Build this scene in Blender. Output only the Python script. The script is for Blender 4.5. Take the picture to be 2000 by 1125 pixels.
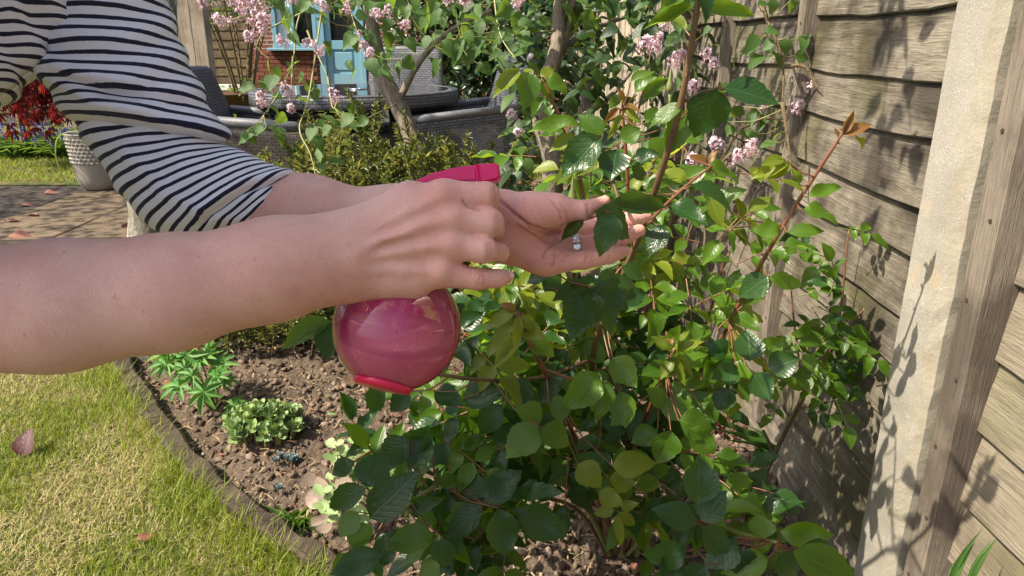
import bpy, math, random
import numpy as np
from mathutils import Vector, Matrix
for _o in list(bpy.data.objects): bpy.data.objects.remove(_o)
SC = bpy.context.scene
COL = SC.collection
R = math.radians
# ---------------------------------------------------------------- camera, sky, sun, exposure
CAMH, PITCH, FPX = 1.05, R(18.7), 1430.0
cam_d = bpy.data.cameras.new('camera'); cam = bpy.data.objects.new('camera', cam_d); COL.objects.link(cam)
cam.location = (0, 0, CAMH); cam.rotation_euler = (math.pi/2 - PITCH, 0, 0)
cam_d.sensor_width = 36.0; cam_d.lens = FPX/2000*36.0; cam_d.clip_start = 0.02; cam_d.clip_end = 500
SC.camera = cam
SUN_DIR = Vector((0.62, 0.25, -0.76)).normalized()          # the way the light travels
world = bpy.data.worlds.new('World'); SC.world = world; world.use_nodes = True
_wn = world.node_tree; _bg = _wn.nodes['Background']
_sky = _wn.nodes.new('ShaderNodeTexSky'); _sky.sky_type = 'NISHITA'; _sky.sun_disc = False
_sky.sun_elevation = math.asin(-SUN_DIR.z); _sky.sun_rotation = math.atan2(-SUN_DIR.x, -SUN_DIR.y)
_sky.air_density = 0.8; _sky.dust_density = 3.0; _sky.ozone_density = 0.5
_wn.links.new(_sky.outputs[0], _bg.inputs[0]); _bg.inputs[1].default_value = 0.13
sun_d = bpy.data.lights.new('sun', 'SUN'); sun = bpy.data.objects.new('sun', sun_d); COL.objects.link(sun)
sun_d.energy = 5.0; sun_d.angle = R(0.53); sun_d.color = (1.0, 0.90, 0.74)
sun.rotation_euler = SUN_DIR.to_track_quat('-Z', 'Y').to_euler(); sun.location = (-6, -3, 8)
vs = SC.view_settings; vs.view_transform = 'Standard'; vs.look = 'None'; vs.gamma = 1.0
vs.use_curve_mapping = False; vs.exposure = 0.93
SC.render.engine = 'CYCLES'; SC.cycles.max_bounces = 8; SC.cycles.diffuse_bounces = 4
SC.cycles.transmission_bounces = 8; SC.cycles.transparent_max_bounces = 8; SC.cycles.use_denoising = True
SC.cycles.caustics_reflective = False; SC.cycles.caustics_refractive = False

# ---------------------------------------------------------------- finding places in the garden from the photograph
CP, SP = math.cos(PITCH), math.sin(PITCH)
def at(px, py, D):
    xc = (px-1000)/FPX*D; yc = (562.5-py)/FPX*D
    return Vector((xc, D*CP + yc*SP, CAMH - D*SP + yc*CP))
def at_y(px, py, Y):
    k = CP + (562.5-py)/FPX*SP
    return at(px, py, Y/k)
def at_x(px, py, X): return at(px, py, X*FPX/(px-1000))
def gnd(px, py, z=0.0):
    k = SP - (562.5-py)/FPX*CP
    return at(px, py, (CAMH-z)/k)
def to_px(P):                                              # (n,3) array of points -> pixel coords and depth
    P = np.asarray(P); x = P[..., 0]; y = P[..., 1]; z = P[..., 2]-CAMH
    D = y*CP - z*SP; yc = y*SP + z*CP
    return 1000+x/D*FPX, 562.5-yc/D*FPX, D

# ---------------------------------------------------------------- objects
def link(o, parent=None):
    COL.objects.link(o)
    if parent is not None: o.parent = parent
    return o
def tag(o, label=None, cat=None, group=None, kind=None):
    if label: o['label'] = label
    if cat: o['category'] = cat
    if group: o['group'] = group
    if kind: o['kind'] = kind
    return o
def thing(name, label, cat, loc=(0, 0, 0), rz=0, group=None):
    o = bpy.data.objects.new(name, None); o.empty_display_size = 0.05
    o.location = loc; o.rotation_euler = (0, 0, rz); link(o)
    return tag(o, label, cat, group)
def mesh(name, v, f, mats=(), smooth=False, uv=None, mi=None):
    m = bpy.data.meshes.new(name)
    v = np.asarray(v, dtype=np.float64)
    m.from_pydata(v.tolist(), [], f if isinstance(f, list) else [list(map(int, q)) for q in f])
    for x in (mats if isinstance(mats, (list, tuple)) else [mats]): m.materials.append(x)
    if smooth: m.polygons.foreach_set('use_smooth', [True]*len(m.polygons))
    if mi is not None: m.polygons.foreach_set('material_index', mi)
    if uv is not None:
        uvl = m.uv_layers.new(name='UVMap'); li = np.zeros(len(m.loops), dtype=np.int32); m.loops.foreach_get('vertex_index', li)
        uvl.data.foreach_set('uv', np.asarray(uv, dtype=np.float32)[li].ravel())
    m.update(); return m
def fast_mesh(name, v, faces, mats=(), smooth=False):     # faces: (n,k) int array, all of one size
    m = bpy.data.meshes.new(name); v = np.asarray(v, np.float32); faces = np.asarray(faces, np.int32); n, k = faces.shape
    m.vertices.add(len(v)); m.vertices.foreach_set('co', v.ravel())
    m.loops.add(n*k); m.loops.foreach_set('vertex_index', faces.ravel())
    m.polygons.add(n); m.polygons.foreach_set('loop_start', np.arange(0, n*k, k, dtype=np.int32)); m.polygons.foreach_set('loop_total', np.full(n, k, np.int32))
    if smooth: m.polygons.foreach_set('use_smooth', np.ones(n, bool))
    for x in (mats if isinstance(mats, (list, tuple)) else [mats]): m.materials.append(x)
    m.update(calc_edges=True); m.validate(); return m
def obj(name, me, parent=None, loc=None, rot=None, scale=None):
    o = bpy.data.objects.new(name, me); link(o, parent)
    if loc is not None: o.location = loc
    if rot is not None: o.rotation_euler = rot
    if scale is not None: o.scale = scale if hasattr(scale, '__len__') else (scale,)*3
    return o
def frame(loc, y, z, s=1.0):                                # matrix with local +Y along y and local +Z near z
    y = Vector(y).normalized(); z = Vector(z); x = y.cross(z)
    if x.length < 1e-5: x = y.orthogonal()
    x.normalize(); z = x.cross(y)
    if not hasattr(s, '__len__'): s = (s, s, s)
    M = Matrix((x*s[0], y*s[1], z*s[2])).transposed().to_4x4(); M.translation = loc
    return M
def rel(o, M, parent):                                      # place by a world matrix under a parent that only moved/turned/scaled itself
    o.matrix_basis = parent.matrix_basis.inverted() @ M if parent is not None else M
class MB:                                                   # collects boxes / tubes / lathes into one mesh
    def __init__(s): s.v = []; s.f = []; s.mi = []; s.cur = 0
    def add(s, v, f):
        b = len(s.v); s.v += [tuple(x) for x in v]; s.f += [[i+b for i in q] for q in f]; s.mi += [s.cur]*len(f); return s
    def box(s, lo, hi, M=None, bev=0.0):
        x0, y0, z0 = lo; x1, y1, z1 = hi
        if bev > 0:
            b = min(bev, (x1-x0)*.45, (y1-y0)*.45, (z1-z0)*.45); v = []
            for z, d in ((z0, b), (z0+b, 0), (z1-b, 0), (z1, b)):
                X0, X1, Y0, Y1, c = x0+d, x1-d, y0+d, y1-d, b*.6
                v += [(X0, Y0+c, z), (X0+c, Y0, z), (X1-c, Y0, z), (X1, Y0+c, z), (X1, Y1-c, z), (X1-c, Y1, z), (X0+c, Y1, z), (X0, Y1-c, z)]
            f = []
            for k in range(3):
                for i in range(8): f.append([k*8+i, k*8+(i+1) % 8, (k+1)*8+(i+1) % 8, (k+1)*8+i])
            f.append(list(range(7, -1, -1))); f.append(list(range(24, 32)))
        else:
            v = [(x, y, z) for z in (z0, z1) for (x, y) in ((x0, y0), (x1, y0), (x1, y1), (x0, y1))]
            f = [[3, 2, 1, 0], [4, 5, 6, 7], [0, 1, 5, 4], [1, 2, 6, 5], [2, 3, 7, 6], [3, 0, 4, 7]]
        if M is not None: v = [M @ Vector(p) for p in v]
        return s.add(v, f)
    def tube(s, pts, rad, sides=8, cap=True):
        v, f = tube_geo(pts, rad, sides, cap); return s.add(v, f)
    def lathe(s, prof, n=32, M=None, closed=False):
        v = []; f = []; m = len(prof)
        for i in range(n):
            a = 2*math.pi*i/n; c, q = math.cos(a), math.sin(a)
            for (r, z) in prof: v.append(Vector((r*c, r*q, z)))
        for i in range(n):
            j = (i+1) % n
            for k in range(m-1 if not closed else m):
                l = (k+1) % m
                f.append([i*m+k, j*m+k, j*m+l, i*m+l])
        if M is not None: v = [M @ p for p in v]
        return s.add(v, f)
    def build(s, name, mats, parent=None, smooth=False, loc=None):
        me = mesh(name, s.v, s.f, mats, smooth, mi=s.mi if (isinstance(mats, (list, tuple)) and len(mats) > 1) else None)
        return obj(name, me, parent, loc)
def spline(pts, n=6):                                       # Catmull-Rom through points given as tuples of any length
    P = [np.array(p, float) for p in pts]
    if len(P) < 3: return [P[0]+(P[-1]-P[0])*t for t in np.linspace(0, 1, n+1)]
    P = [2*P[0]-P[1]]+P+[2*P[-1]-P[-2]]; out = []
    for i in range(1, len(P)-2):
        a, b, c, d = P[i-1:i+3]
        for k in range(n):
            t = k/n; out.append(.5*((2*b)+(-a+c)*t+(2*a-5*b+4*c-d)*t*t+(-a+3*b-3*c+d)*t**3))
    out.append(P[-2]); return out
def tube_geo(pts, rad, sides=8, cap=True):
    pts = [Vector(p) for p in pts]; n = len(pts)
    if not hasattr(rad, '__len__'): rad = [rad]*n
    v = []; f = []; nrm = None
    for i in range(n):
        t = (pts[min(i+1, n-1)]-pts[max(i-1, 0)]).normalized()
        nrm = t.orthogonal().normalized() if nrm is None else (nrm - t*nrm.dot(t)).normalized()
        b = t.cross(nrm)
        for k in range(sides):
            a = 2*math.pi*k/sides; v.append(pts[i]+(nrm*math.cos(a)+b*math.sin(a))*rad[i])
    for i in range(n-1):
        for k in range(sides):
            l = (k+1) % sides; f.append([i*sides+k, i*sides+l, (i+1)*sides+l, (i+1)*sides+k])
    if cap: f.append(list(range(sides-1, -1, -1))); f.append([(n-1)*sides+k for k in range(sides)])
    return v, f

# ---------------------------------------------------------------- materials
class NT:
    def __init__(s, name):
        s.m = bpy.data.materials.new(name); s.m.use_nodes = True; s.t = s.m.node_tree
        s.p = s.t.nodes['Principled BSDF']; s.out = s.t.nodes['Material Output']; s._tc = None
    def n(s, typ, ins=None, **kw):
        x = s.t.nodes.new('ShaderNode'+typ)
        for k, v in kw.items(): setattr(x, k, v)
        for k, v in (ins or {}).items(): s.set(x.inputs[k], v)
        return x
    def set(s, sock, v):
        if isinstance(v, bpy.types.NodeSocket): s.t.links.new(v, sock)
        elif isinstance(v, bpy.types.Node): s.t.links.new(v.outputs[0], sock)
        else: sock.default_value = (tuple(v)+(1,) if hasattr(v, '__len__') and sock.type == 'RGBA' and len(v) == 3 else v)
    def tc(s, which='Object'):
        if s._tc is None: s._tc = s.t.nodes.new('ShaderNodeTexCoord')
        return s._tc.outputs[which]
    def mapping(s, vec, scale=(1, 1, 1), loc=(0, 0, 0), rot=(0, 0, 0)):
        return s.n('Mapping', {'Vector': vec, 'Scale': scale, 'Location': loc, 'Rotation': rot}).outputs[0]
    def noise(s, vec, scale, detail=4, rough=.6, dist=0.0):
        return s.n('TexNoise', {'Vector': vec, 'Scale': scale, 'Detail': detail, 'Roughness': rough, 'Distortion': dist}).outputs[0]
    def ramp(s, fac, stops):
        r = s.n('ValToRGB', {'Fac': fac}); e = r.color_ramp.elements
        while len(e) < len(stops): e.new(.5)
        for k, (p, c) in zip(e, stops): k.position = p; k.color = (tuple(c)+(1,)) if hasattr(c, '__len__') else (c, c, c, 1)
        return r.outputs[0]
    def math(s, op, a, b=0.0, c=None):
        x = s.n('Math', {0: a, 1: b}, operation=op)
        if c is not None: s.set(x.inputs[2], c)
        return x.outputs[0]
    def mix(s, fac, a, b, mode='MIX'):
        x = s.n('Mix', data_type='RGBA', blend_type=mode)
        s.set(x.inputs[0], fac); s.set(x.inputs[6], a); s.set(x.inputs[7], b); return x.outputs[2]
    def bump(s, h, strength=.3, dist=.01, normal=None):
        x = s.n('Bump', {'Height': h, 'Strength': strength, 'Distance': dist})
        if normal is not None: s.set(x.inputs['Normal'], normal)
        return x.outputs[0]
    def bsdf(s, **kw):
        names = {'color': 'Base Color', 'rough': 'Roughness', 'metal': 'Metallic', 'normal': 'Normal', 'spec': 'Specular IOR Level', 'trans': 'Transmission Weight',
                 'ior': 'IOR', 'sss': 'Subsurface Weight', 'sssr': 'Subsurface Radius', 'ssss': 'Subsurface Scale', 'coat': 'Coat Weight', 'alpha': 'Alpha', 'sheen': 'Sheen Weight'}
        for k, v in kw.items(): s.set(s.p.inputs[names[k]], v)
        return s.m
def plain(name, col, rough=.6, bump=0.0, scale=60, var=.15, **kw):
    t = NT(name); n = t.noise(t.tc(), scale, 5)
    c = t.mix(t.ramp(n, [(.3, 0.0), (.7, 1.0)]), [x*(1-var) for x in col], [min(1, x*(1+var)) for x in col])
    t.bsdf(color=c, rough=rough, **kw)
    if bump: t.bsdf(normal=t.bump(n, bump, .004))
    return t.m
def leaf_mat(name, dark, light, trans, rough=.35, tw=.35, veins=8.0, vein_col=None, spec=.5, midw=.03):
    t = NT(name)
    oi = t.n('ObjectInfo').outputs['Random']; isl = t.n('NewGeometry').outputs['Random Per Island']
    rnd = t.math('FRACT', t.math('ADD', t.math('MULTIPLY', oi, 7.31), isl))
    uv = t.tc('UV'); sep = t.n('SeparateXYZ', {0: uv}); u, v = sep.outputs[0], sep.outputs[1]
    au = t.math('ABSOLUTE', t.math('SUBTRACT', u, .5))
    ph = t.math('MULTIPLY', t.math('SUBTRACT', v, t.math('MULTIPLY', au, .75)), veins*6.2832)
    vn = t.math('POWER', t.math('ADD', t.math('MULTIPLY', t.math('SINE', ph), .5), .5), 12.0)
    mid = t.math('SUBTRACT', 1.0, t.math('MINIMUM', t.math('DIVIDE', au, midw), 1.0))
    vein = t.math('MAXIMUM', t.math('MULTIPLY', vn, .36), mid)
    base = t.mix(rnd, dark, light)
    nz = t.noise(t.tc('Object'), 6, 3)
    base = t.mix(t.math('MULTIPLY', nz, .5), base, [x*.6 for x in dark])
    vc = vein_col or [min(1, x*2.0+.03) for x in light]
    col = t.mix(t.math('MULTIPLY', vein, .26), base, vc)
    nrm = t.bump(t.math('SUBTRACT', t.math('MULTIPLY', nz, .5), vein), .15, .05)
    t.bsdf(color=col, rough=t.math('ADD', rough, t.math('MULTIPLY', nz, .10)), normal=nrm, spec=spec)
    tcol = t.mix(rnd, [x*.75 for x in trans], trans); tcol = t.mix(t.math('MULTIPLY', vein, .4), tcol, [x*.45 for x in trans])
    tr = t.n('BsdfTranslucent', {'Color': tcol})
    mx = t.n('MixShader', {0: tw, 1: t.p.outputs[0], 2: tr.outputs[0]})
    t.t.links.new(mx.outputs[0], t.out.inputs[0])
    return t.m
MT = {}
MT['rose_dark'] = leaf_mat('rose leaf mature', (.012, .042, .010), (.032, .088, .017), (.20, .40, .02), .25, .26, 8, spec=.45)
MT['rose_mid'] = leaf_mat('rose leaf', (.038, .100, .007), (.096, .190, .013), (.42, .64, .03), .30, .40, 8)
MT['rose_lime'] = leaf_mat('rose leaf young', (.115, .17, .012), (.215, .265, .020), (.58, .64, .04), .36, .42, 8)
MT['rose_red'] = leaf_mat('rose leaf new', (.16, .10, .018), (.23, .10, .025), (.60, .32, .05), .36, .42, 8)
MT['lilac_leaf'] = leaf_mat('lilac leaf', (.035, .095, .018), (.085, .17, .035), (.34, .52, .05), .5, .36, 5)
MT['camellia_leaf'] = leaf_mat('camellia leaf', (.012, .038, .012), (.026, .062, .018), (.12, .22, .02), .25, .15, 6, spec=.6)
MT['dark_leaf'] = leaf_mat('shrub leaf', (.010, .034, .008), (.026, .062, .013), (.14, .24, .02), .4, .16, 6)
MT['sedum_leaf'] = leaf_mat('sedum leaf', (.17, .29, .12), (.32, .42, .13), (.40, .5, .10), .55, .15, 0.01, midw=.02)
MT['pale_leaf'] = leaf_mat('pale oval leaf', (.22, .34, .12), (.38, .46, .22), (.5, .6, .2), .55, .25, 4)
MT['pink_leaf'] = leaf_mat('pinkish oval leaf', (.34, .26, .20), (.45, .33, .27), (.5, .4, .2), .55, .2, 4)
MT['lupin_leaf'] = leaf_mat('lupin leaf', (.06, .20, .035), (.13, .30, .05), (.35, .62, .08), .5, .3, .01)
MT['spiky_leaf'] = leaf_mat('narrow shrub leaf', (.07, .12, .025), (.24, .27, .075), (.42, .48, .10), .28, .25, .01, spec=.55)
MT['spiky_gold'] = leaf_mat('narrow golden leaf', (.30, .27, .06), (.45, .40, .10), (.6, .55, .1), .4, .25, .01)
MT['blue_succ'] = leaf_mat('blue grey succulent leaf', (.11, .16, .17), (.19, .25, .25), (.2, .3, .25), .6, .1, .01)
MT['maple_leaf'] = leaf_mat('red maple leaf', (.04, .005, .007), (.13, .010, .010), (.42, .03, .02), .45, .4, .01)
MT['strap_leaf'] = leaf_mat('strap leaf', (.035, .095, .020), (.08, .17, .03), (.35, .55, .06), .4, .3, .01)
MT['strap_pale'] = leaf_mat('trailing striped leaf', (.25, .36, .10), (.42, .52, .2), (.5, .6, .2), .45, .3, .01)
MT['dead_leaf'] = leaf_mat('fallen leaf', (.20, .075, .05), (.42, .20, .13), (.45, .2, .1), .5, .2, 5)
MT['wine_leaf'] = leaf_mat('wine red leaf', (.055, .008, .010), (.085, .012, .013), (.30, .03, .03), .5, .2, 7)
MT['brown_leaf'] = leaf_mat('brown dry leaf', (.12, .075, .045), (.22, .15, .095), (.3, .2, .1), .7, .15, 5)
def flower_mat(name, a, b, trans, tw=.3):
    t = NT(name); isl = t.n('NewGeometry').outputs['Random Per Island']
    c = t.mix(isl, a, b); t.bsdf(color=c, rough=.6)
    mx = t.n('MixShader', {0: tw, 1: t.p.outputs[0], 2: t.n('BsdfTranslucent', {'Color': trans}).outputs[0]}); t.t.links.new(mx.outputs[0], t.out.inputs[0]); return t.m
MT['lilac_fl'] = flower_mat('lilac floret', (.66, .48, .56), (.84, .76, .82), (.8, .6, .7))
MT['lilac_bud'] = flower_mat('lilac bud', (.48, .16, .20), (.62, .30, .36), (.6, .2, .3))
MT['camellia_fl'] = flower_mat('camellia petal', (.74, .70, .58), (.82, .79, .70), (.8, .75, .6))
MT['camellia_tan'] = flower_mat('fading camellia petal', (.55, .36, .20), (.68, .48, .30), (.6, .4, .2))
MT['bluebell'] = flower_mat('bluebell flower', (.10, .11, .46), (.17, .17, .60), (.2, .2, .7))
def bark(name, a, b, lichen=None, scale=40, amt=.6):
    t = NT(name); o = t.mapping(t.tc(), (1, 1, .45)); n = t.noise(o, scale, 6, .7); n2 = t.noise(o, scale*.25, 4)
    c = t.mix(t.ramp(n, [(.3, 0.0), (.7, 1.0)]), a, b)
    if lichen is not None:
        l = t.ramp(t.noise(o, scale*.55, 5, .75, .6), [(amt, 0.0), (amt+.06, 1.0)]); c = t.mix(l, c, lichen)
    t.bsdf(color=c, rough=.85, normal=t.bump(t.math('ADD', n, n2), .8, .012)); return t.m
MT['lilac_bark'] = bark('lilac bark', (.15, .118, .09), (.31, .255, .20), (.36, .34, .26), 55, .6)
MT['lichen_bark'] = bark('lichen bark', (.10, .09, .065), (.26, .24, .19), (.52, .54, .48), 34, .54)
MT['twig'] = bark('twig', (.10, .07, .035), (.22, .16, .08), None, 90)
def cane_mat(name, a, b):
    t = NT(name); n = t.noise(t.tc(), 14, 4); t.bsdf(color=t.mix(t.ramp(n, [(.35, 0.0), (.65, 1.0)]), a, b), rough=.42, normal=t.bump(t.noise(t.tc(), 160, 3), .15, .002)); return t.m
MT['cane_green'] = cane_mat('green cane', (.10, .13, .035), (.20, .21, .07))
MT['cane_brown'] = cane_mat('brown cane', (.085, .050, .030), (.17, .11, .05))
MT['cane_red'] = cane_mat('red cane', (.14, .050, .030), (.20, .095, .045))
MT['sprig'] = cane_mat('green sprig', (.16, .19, .05), (.26, .25, .09))
# skin
def skin():
    t = NT('skin'); o = t.tc()
    red = t.n('Attribute', attribute_name='red').outputs['Fac']; crease = t.n('Attribute', attribute_name='crease').outputs['Fac']
    n1 = t.noise(o, 28, 4, .6); n2 = t.noise(o, 420, 3, .6)
    c = t.mix(t.ramp(n1, [(.3, 0.0), (.7, 1.0)]), (.650, .350, .282), (.765, .470, .378))
    c = t.mix(t.math('MULTIPLY', red, .75), c, (.66, .255, .215))
    c = t.mix(t.ramp(t.noise(o, 85, 4, .65), [(.5, 0.0), (.78, .5)]), c, (.64, .30, .25))
    c = t.mix(t.ramp(t.noise(o, 11, 3, .6), [(.42, 0.0), (.66, .45)]), c, (.74, .52, .43))
    fr = t.ramp(t.noise(o, 150, 2, .5), [(.70, 0.0), (.76, 1.0)])
    c = t.mix(t.math('MULTIPLY', fr, .34), c, (.36, .15, .09))
    vor = t.n('TexVoronoi', {'Vector': t.mapping(o, (1.0, 1.0, 1.0)), 'Scale': 620.0}, feature='DISTANCE_TO_EDGE').outputs[0]
    c = t.mix(t.math('MULTIPLY', crease, .8), c, (.40, .15, .115))
    c = t.mix(t.math('MULTIPLY', t.ramp(n2, [(.35, 0.0), (.75, 1.0)]), .16), c, (.42, .20, .16))
    h = t.math('ADD', t.math('MULTIPLY', t.math('MINIMUM', vor, .3), 1.2), t.math('MULTIPLY', n2, .6))
    t.bsdf(color=c, rough=.50, sss=.22, sssr=(1.0, .35, .2), ssss=.006, spec=.42, normal=t.bump(h, .45, .0014)); return t.m
MT['skin'] = skin()
MT['nail'] = plain('fingernail', (.74, .50, .45), .25, 0, 30, .05)
MT['hair'] = bark('hair', (.05, .03, .018), (.12, .075, .04), None, 120)
# striped jersey
def jersey():
    t = NT('striped jersey'); uv = t.tc('UV'); sep = t.n('SeparateXYZ', {0: uv})
    wob = t.math('MULTIPLY', t.math('SUBTRACT', t.noise(t.tc(), 90, 2), .5), .10)
    v = t.math('FRACT', t.math('ADD', sep.outputs[1], wob))
    d = t.math('ABSOLUTE', t.math('SUBTRACT', v, .5))
    s = t.ramp(d, [(.172, 1.0), (.202, 0.0)])
    kn = t.n('TexWave', {'Vector': t.tc(), 'Scale': 420.0, 'Distortion': 2.0, 'Detail': 2.0}).outputs[1]
    fz = t.noise(t.tc(), 700, 3)
    white = t.mix(t.noise(t.tc(), 30, 3), (.76, .77, .81), (.84, .85, .88))
    c = t.mix(s, white, t.mix(fz, (.010, .011, .026), (.030, .032, .060)))
    t.bsdf(color=c, rough=.88, sheen=.15, spec=.2, normal=t.bump(t.math('ADD', kn, fz), .18, .0008)); return t.m
MT['jersey'] = jersey()
MT['denim'] = plain('navy trousers', (.03, .04, .08), .85, .3, 200)
# ================================================================ the person: body (one surface), clothes, ring
def PR(t):                                                  # (px, py, depth, radius in px) -> point, radius in metres
    return np.array(at(t[0], t[1], t[2])), t[3]*t[2]/FPX
def smin(a, b, k):
    h = np.clip(.5+.5*(b-a)/k, 0, 1); return b+(a-b)*h-k*h*(1-h)
def cone(P, a, ra, b, rb):
    ba = b-a; L = float(ba@ba); t = np.clip(((P-a)@ba)/max(L, 1e-12), 0, 1)
    return np.linalg.norm(P-a-t[:, None]*ba, axis=1)-(ra+(rb-ra)*t)
def chain(P, js, k=.006):
    d = None
    for (a, ra), (b, rb) in zip(js[:-1], js[1:]):
        c = cone(P, a, ra, b, rb); d = c if d is None else smin(d, c, k)
    return d
def J(*ts): return [PR(t) for t in ts]
# --- right hand: back of the hand towards us, fingers round the trigger
RA = J((-70, 612, .50, 122), (120, 597, .508, 112), (330, 572, .522, 98), (520, 530, .540, 83), (600, 513, .548, 74))
RW = [J((560, 497, .548, 56), (668, 475, .555, 46)), J((560, 545, .546, 50), (668, 528, .555, 46))]
RM = [J((660, 462, .560, 40), (868, 383, .560, 30)), J((660, 480, .557, 40), (884, 428, .558, 31)),
      J((660, 512, .557, 42), (882, 476, .559, 30)), J((660, 540, .560, 40), (862, 530, .562, 28)),
      J((690, 548, .566, 38), (810, 550, .568, 35)), J((690, 445, .566, 34), (800, 392, .570, 33), (850, 392, .574, 30))]
RF = [J((862, 382, .560, 30), (949, 382, .564, 26), (950, 398, .604, 21), (918, 402, .622, 17)),
      J((878, 430, .558, 31), (955, 435, .559, 28), (962, 447, .602, 22), (925, 450, .622, 18)),
      J((878, 478, .559, 30), (945, 488, .556, 25), (974, 494, .585, 19), (955, 498, .612, 16)),
      J((858, 532, .562, 28), (932, 545, .566, 20.5), (970, 544, .573, 17), (991, 540.5, .578, 12))]
RT = J((800, 395, .580, 32), (850, 405, .615, 24), (895, 415, .640, 20))
RTEN = [J((700, 462, .5415, 6), (800, 412, .5455, 6), (862, 385, .548, 7)), J((700, 482, .540, 6), (800, 452, .543, 6.5), (880, 428, .546, 7)),
        J((700, 505, .540, 6), (800, 489, .544, 6.5), (876, 476, .547, 7)), J((705, 526, .5435, 5), (790, 527, .548, 6), (858, 530, .551, 6))]
# --- left hand: palm up, fingers under the rose leaf
LA = J((352, 392, .682, 64), (470, 402, .690, 62), (600, 414, .686, 60), (780, 428, .672, 53), (900, 438, .662, 50))
LW = [J((860, 420, .665, 42), (985, 420, .655, 42)), J((860, 452, .665, 42), (985, 462, .655, 40))]
LM = [J((970, 420, .662, 38), (1092, 440, .674, 25)), J((970, 435, .665, 38), (1094, 463, .672, 25)), J((970, 450, .664, 38), (1088, 488, .664, 25)),
      J((970, 462, .658, 38), (1072, 511, .655, 25)), J((985, 462, .652, 38), (1052, 503, .650, 31)),
      J((978, 415, .648, 36), (1040, 417, .636, 37), (1083, 411, .634, 29))]
LF = [J((1090, 440, .674, 24), (1160, 424, .690, 19), (1206, 416, .703, 16), (1240, 411, .712, 11.5)),
      J((1092, 463, .672, 24), (1172, 446, .676, 20), (1228, 432, .684, 16.5), (1263, 423, .692, 11.5)),
      J((1086, 488, .664, 24), (1160, 478, .660, 19.5), (1212, 463, .664, 17), (1249, 450, .671, 12.5)),
      J((1070, 512, .655, 25), (1142, 507, .650, 18), (1190, 500, .652, 15), (1221, 490, .656, 11))]
LT = J((1040, 415, .637, 33), (1086, 410, .634, 27), (1140, 411, .634, 18.5), (1182, 393, .640, 11.5))
RVEIN = [J((690, 500, .5375, 3), (740, 470, .5375, 3.5), (790, 455, .540, 3.5), (838, 430, .5435, 3)), J((650, 470, .5385, 3), (700, 440, .5445, 3.5), (770, 410, .548, 3))]
RKN = [(PR((866, 382, .5515, 1))[0], .0062), (PR((884, 428, .5495, 1))[0], .0064), (PR((882, 477, .5505, 1))[0], .0060), (PR((862, 531, .5535, 1))[0], .0062)]
def pinch(F):                                                # fingers narrow a little between their joints
    out = []
    for q in F:
        n = [q[0]]
        for a, b in zip(q[:-1], q[1:]): n += [((a[0]+b[0])/2, (a[1]+b[1])/2*.925), b]
        out.append(n)
    return out
RFP, LFP = RF[:3]+pinch(RF[3:]), pinch(LF)
def sdf_arm(P, right):
    A, W, M, F, T = (RA, RW, RM, RFP, RT) if right else (LA, LW, LM, LFP, LT)
    d = chain(P, A, .03)
    for w in W: d = smin(d, chain(P, w), .022)
    pm = None
    for m in M: c = chain(P, m, .01); pm = c if pm is None else smin(pm, c, .010)
    if right:
        for t in RTEN: pm = smin(pm, chain(P, t, .004)+.0012, .007)
        for t in RVEIN: pm = smin(pm, chain(P, t, .003)+.0008, .006)
        for c_, r_ in RKN: pm = smin(pm, np.linalg.norm(P-c_, axis=1)-r_, .008)
    d = smin(d, pm, .016)
    f = None
    for q in F: c = chain(P, q, .004); f = c if f is None else smin(f, c, .0007)
    d = smin(d, f, .007)
    d = smin(d, chain(P, T, .004), .009)
    return d
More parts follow.
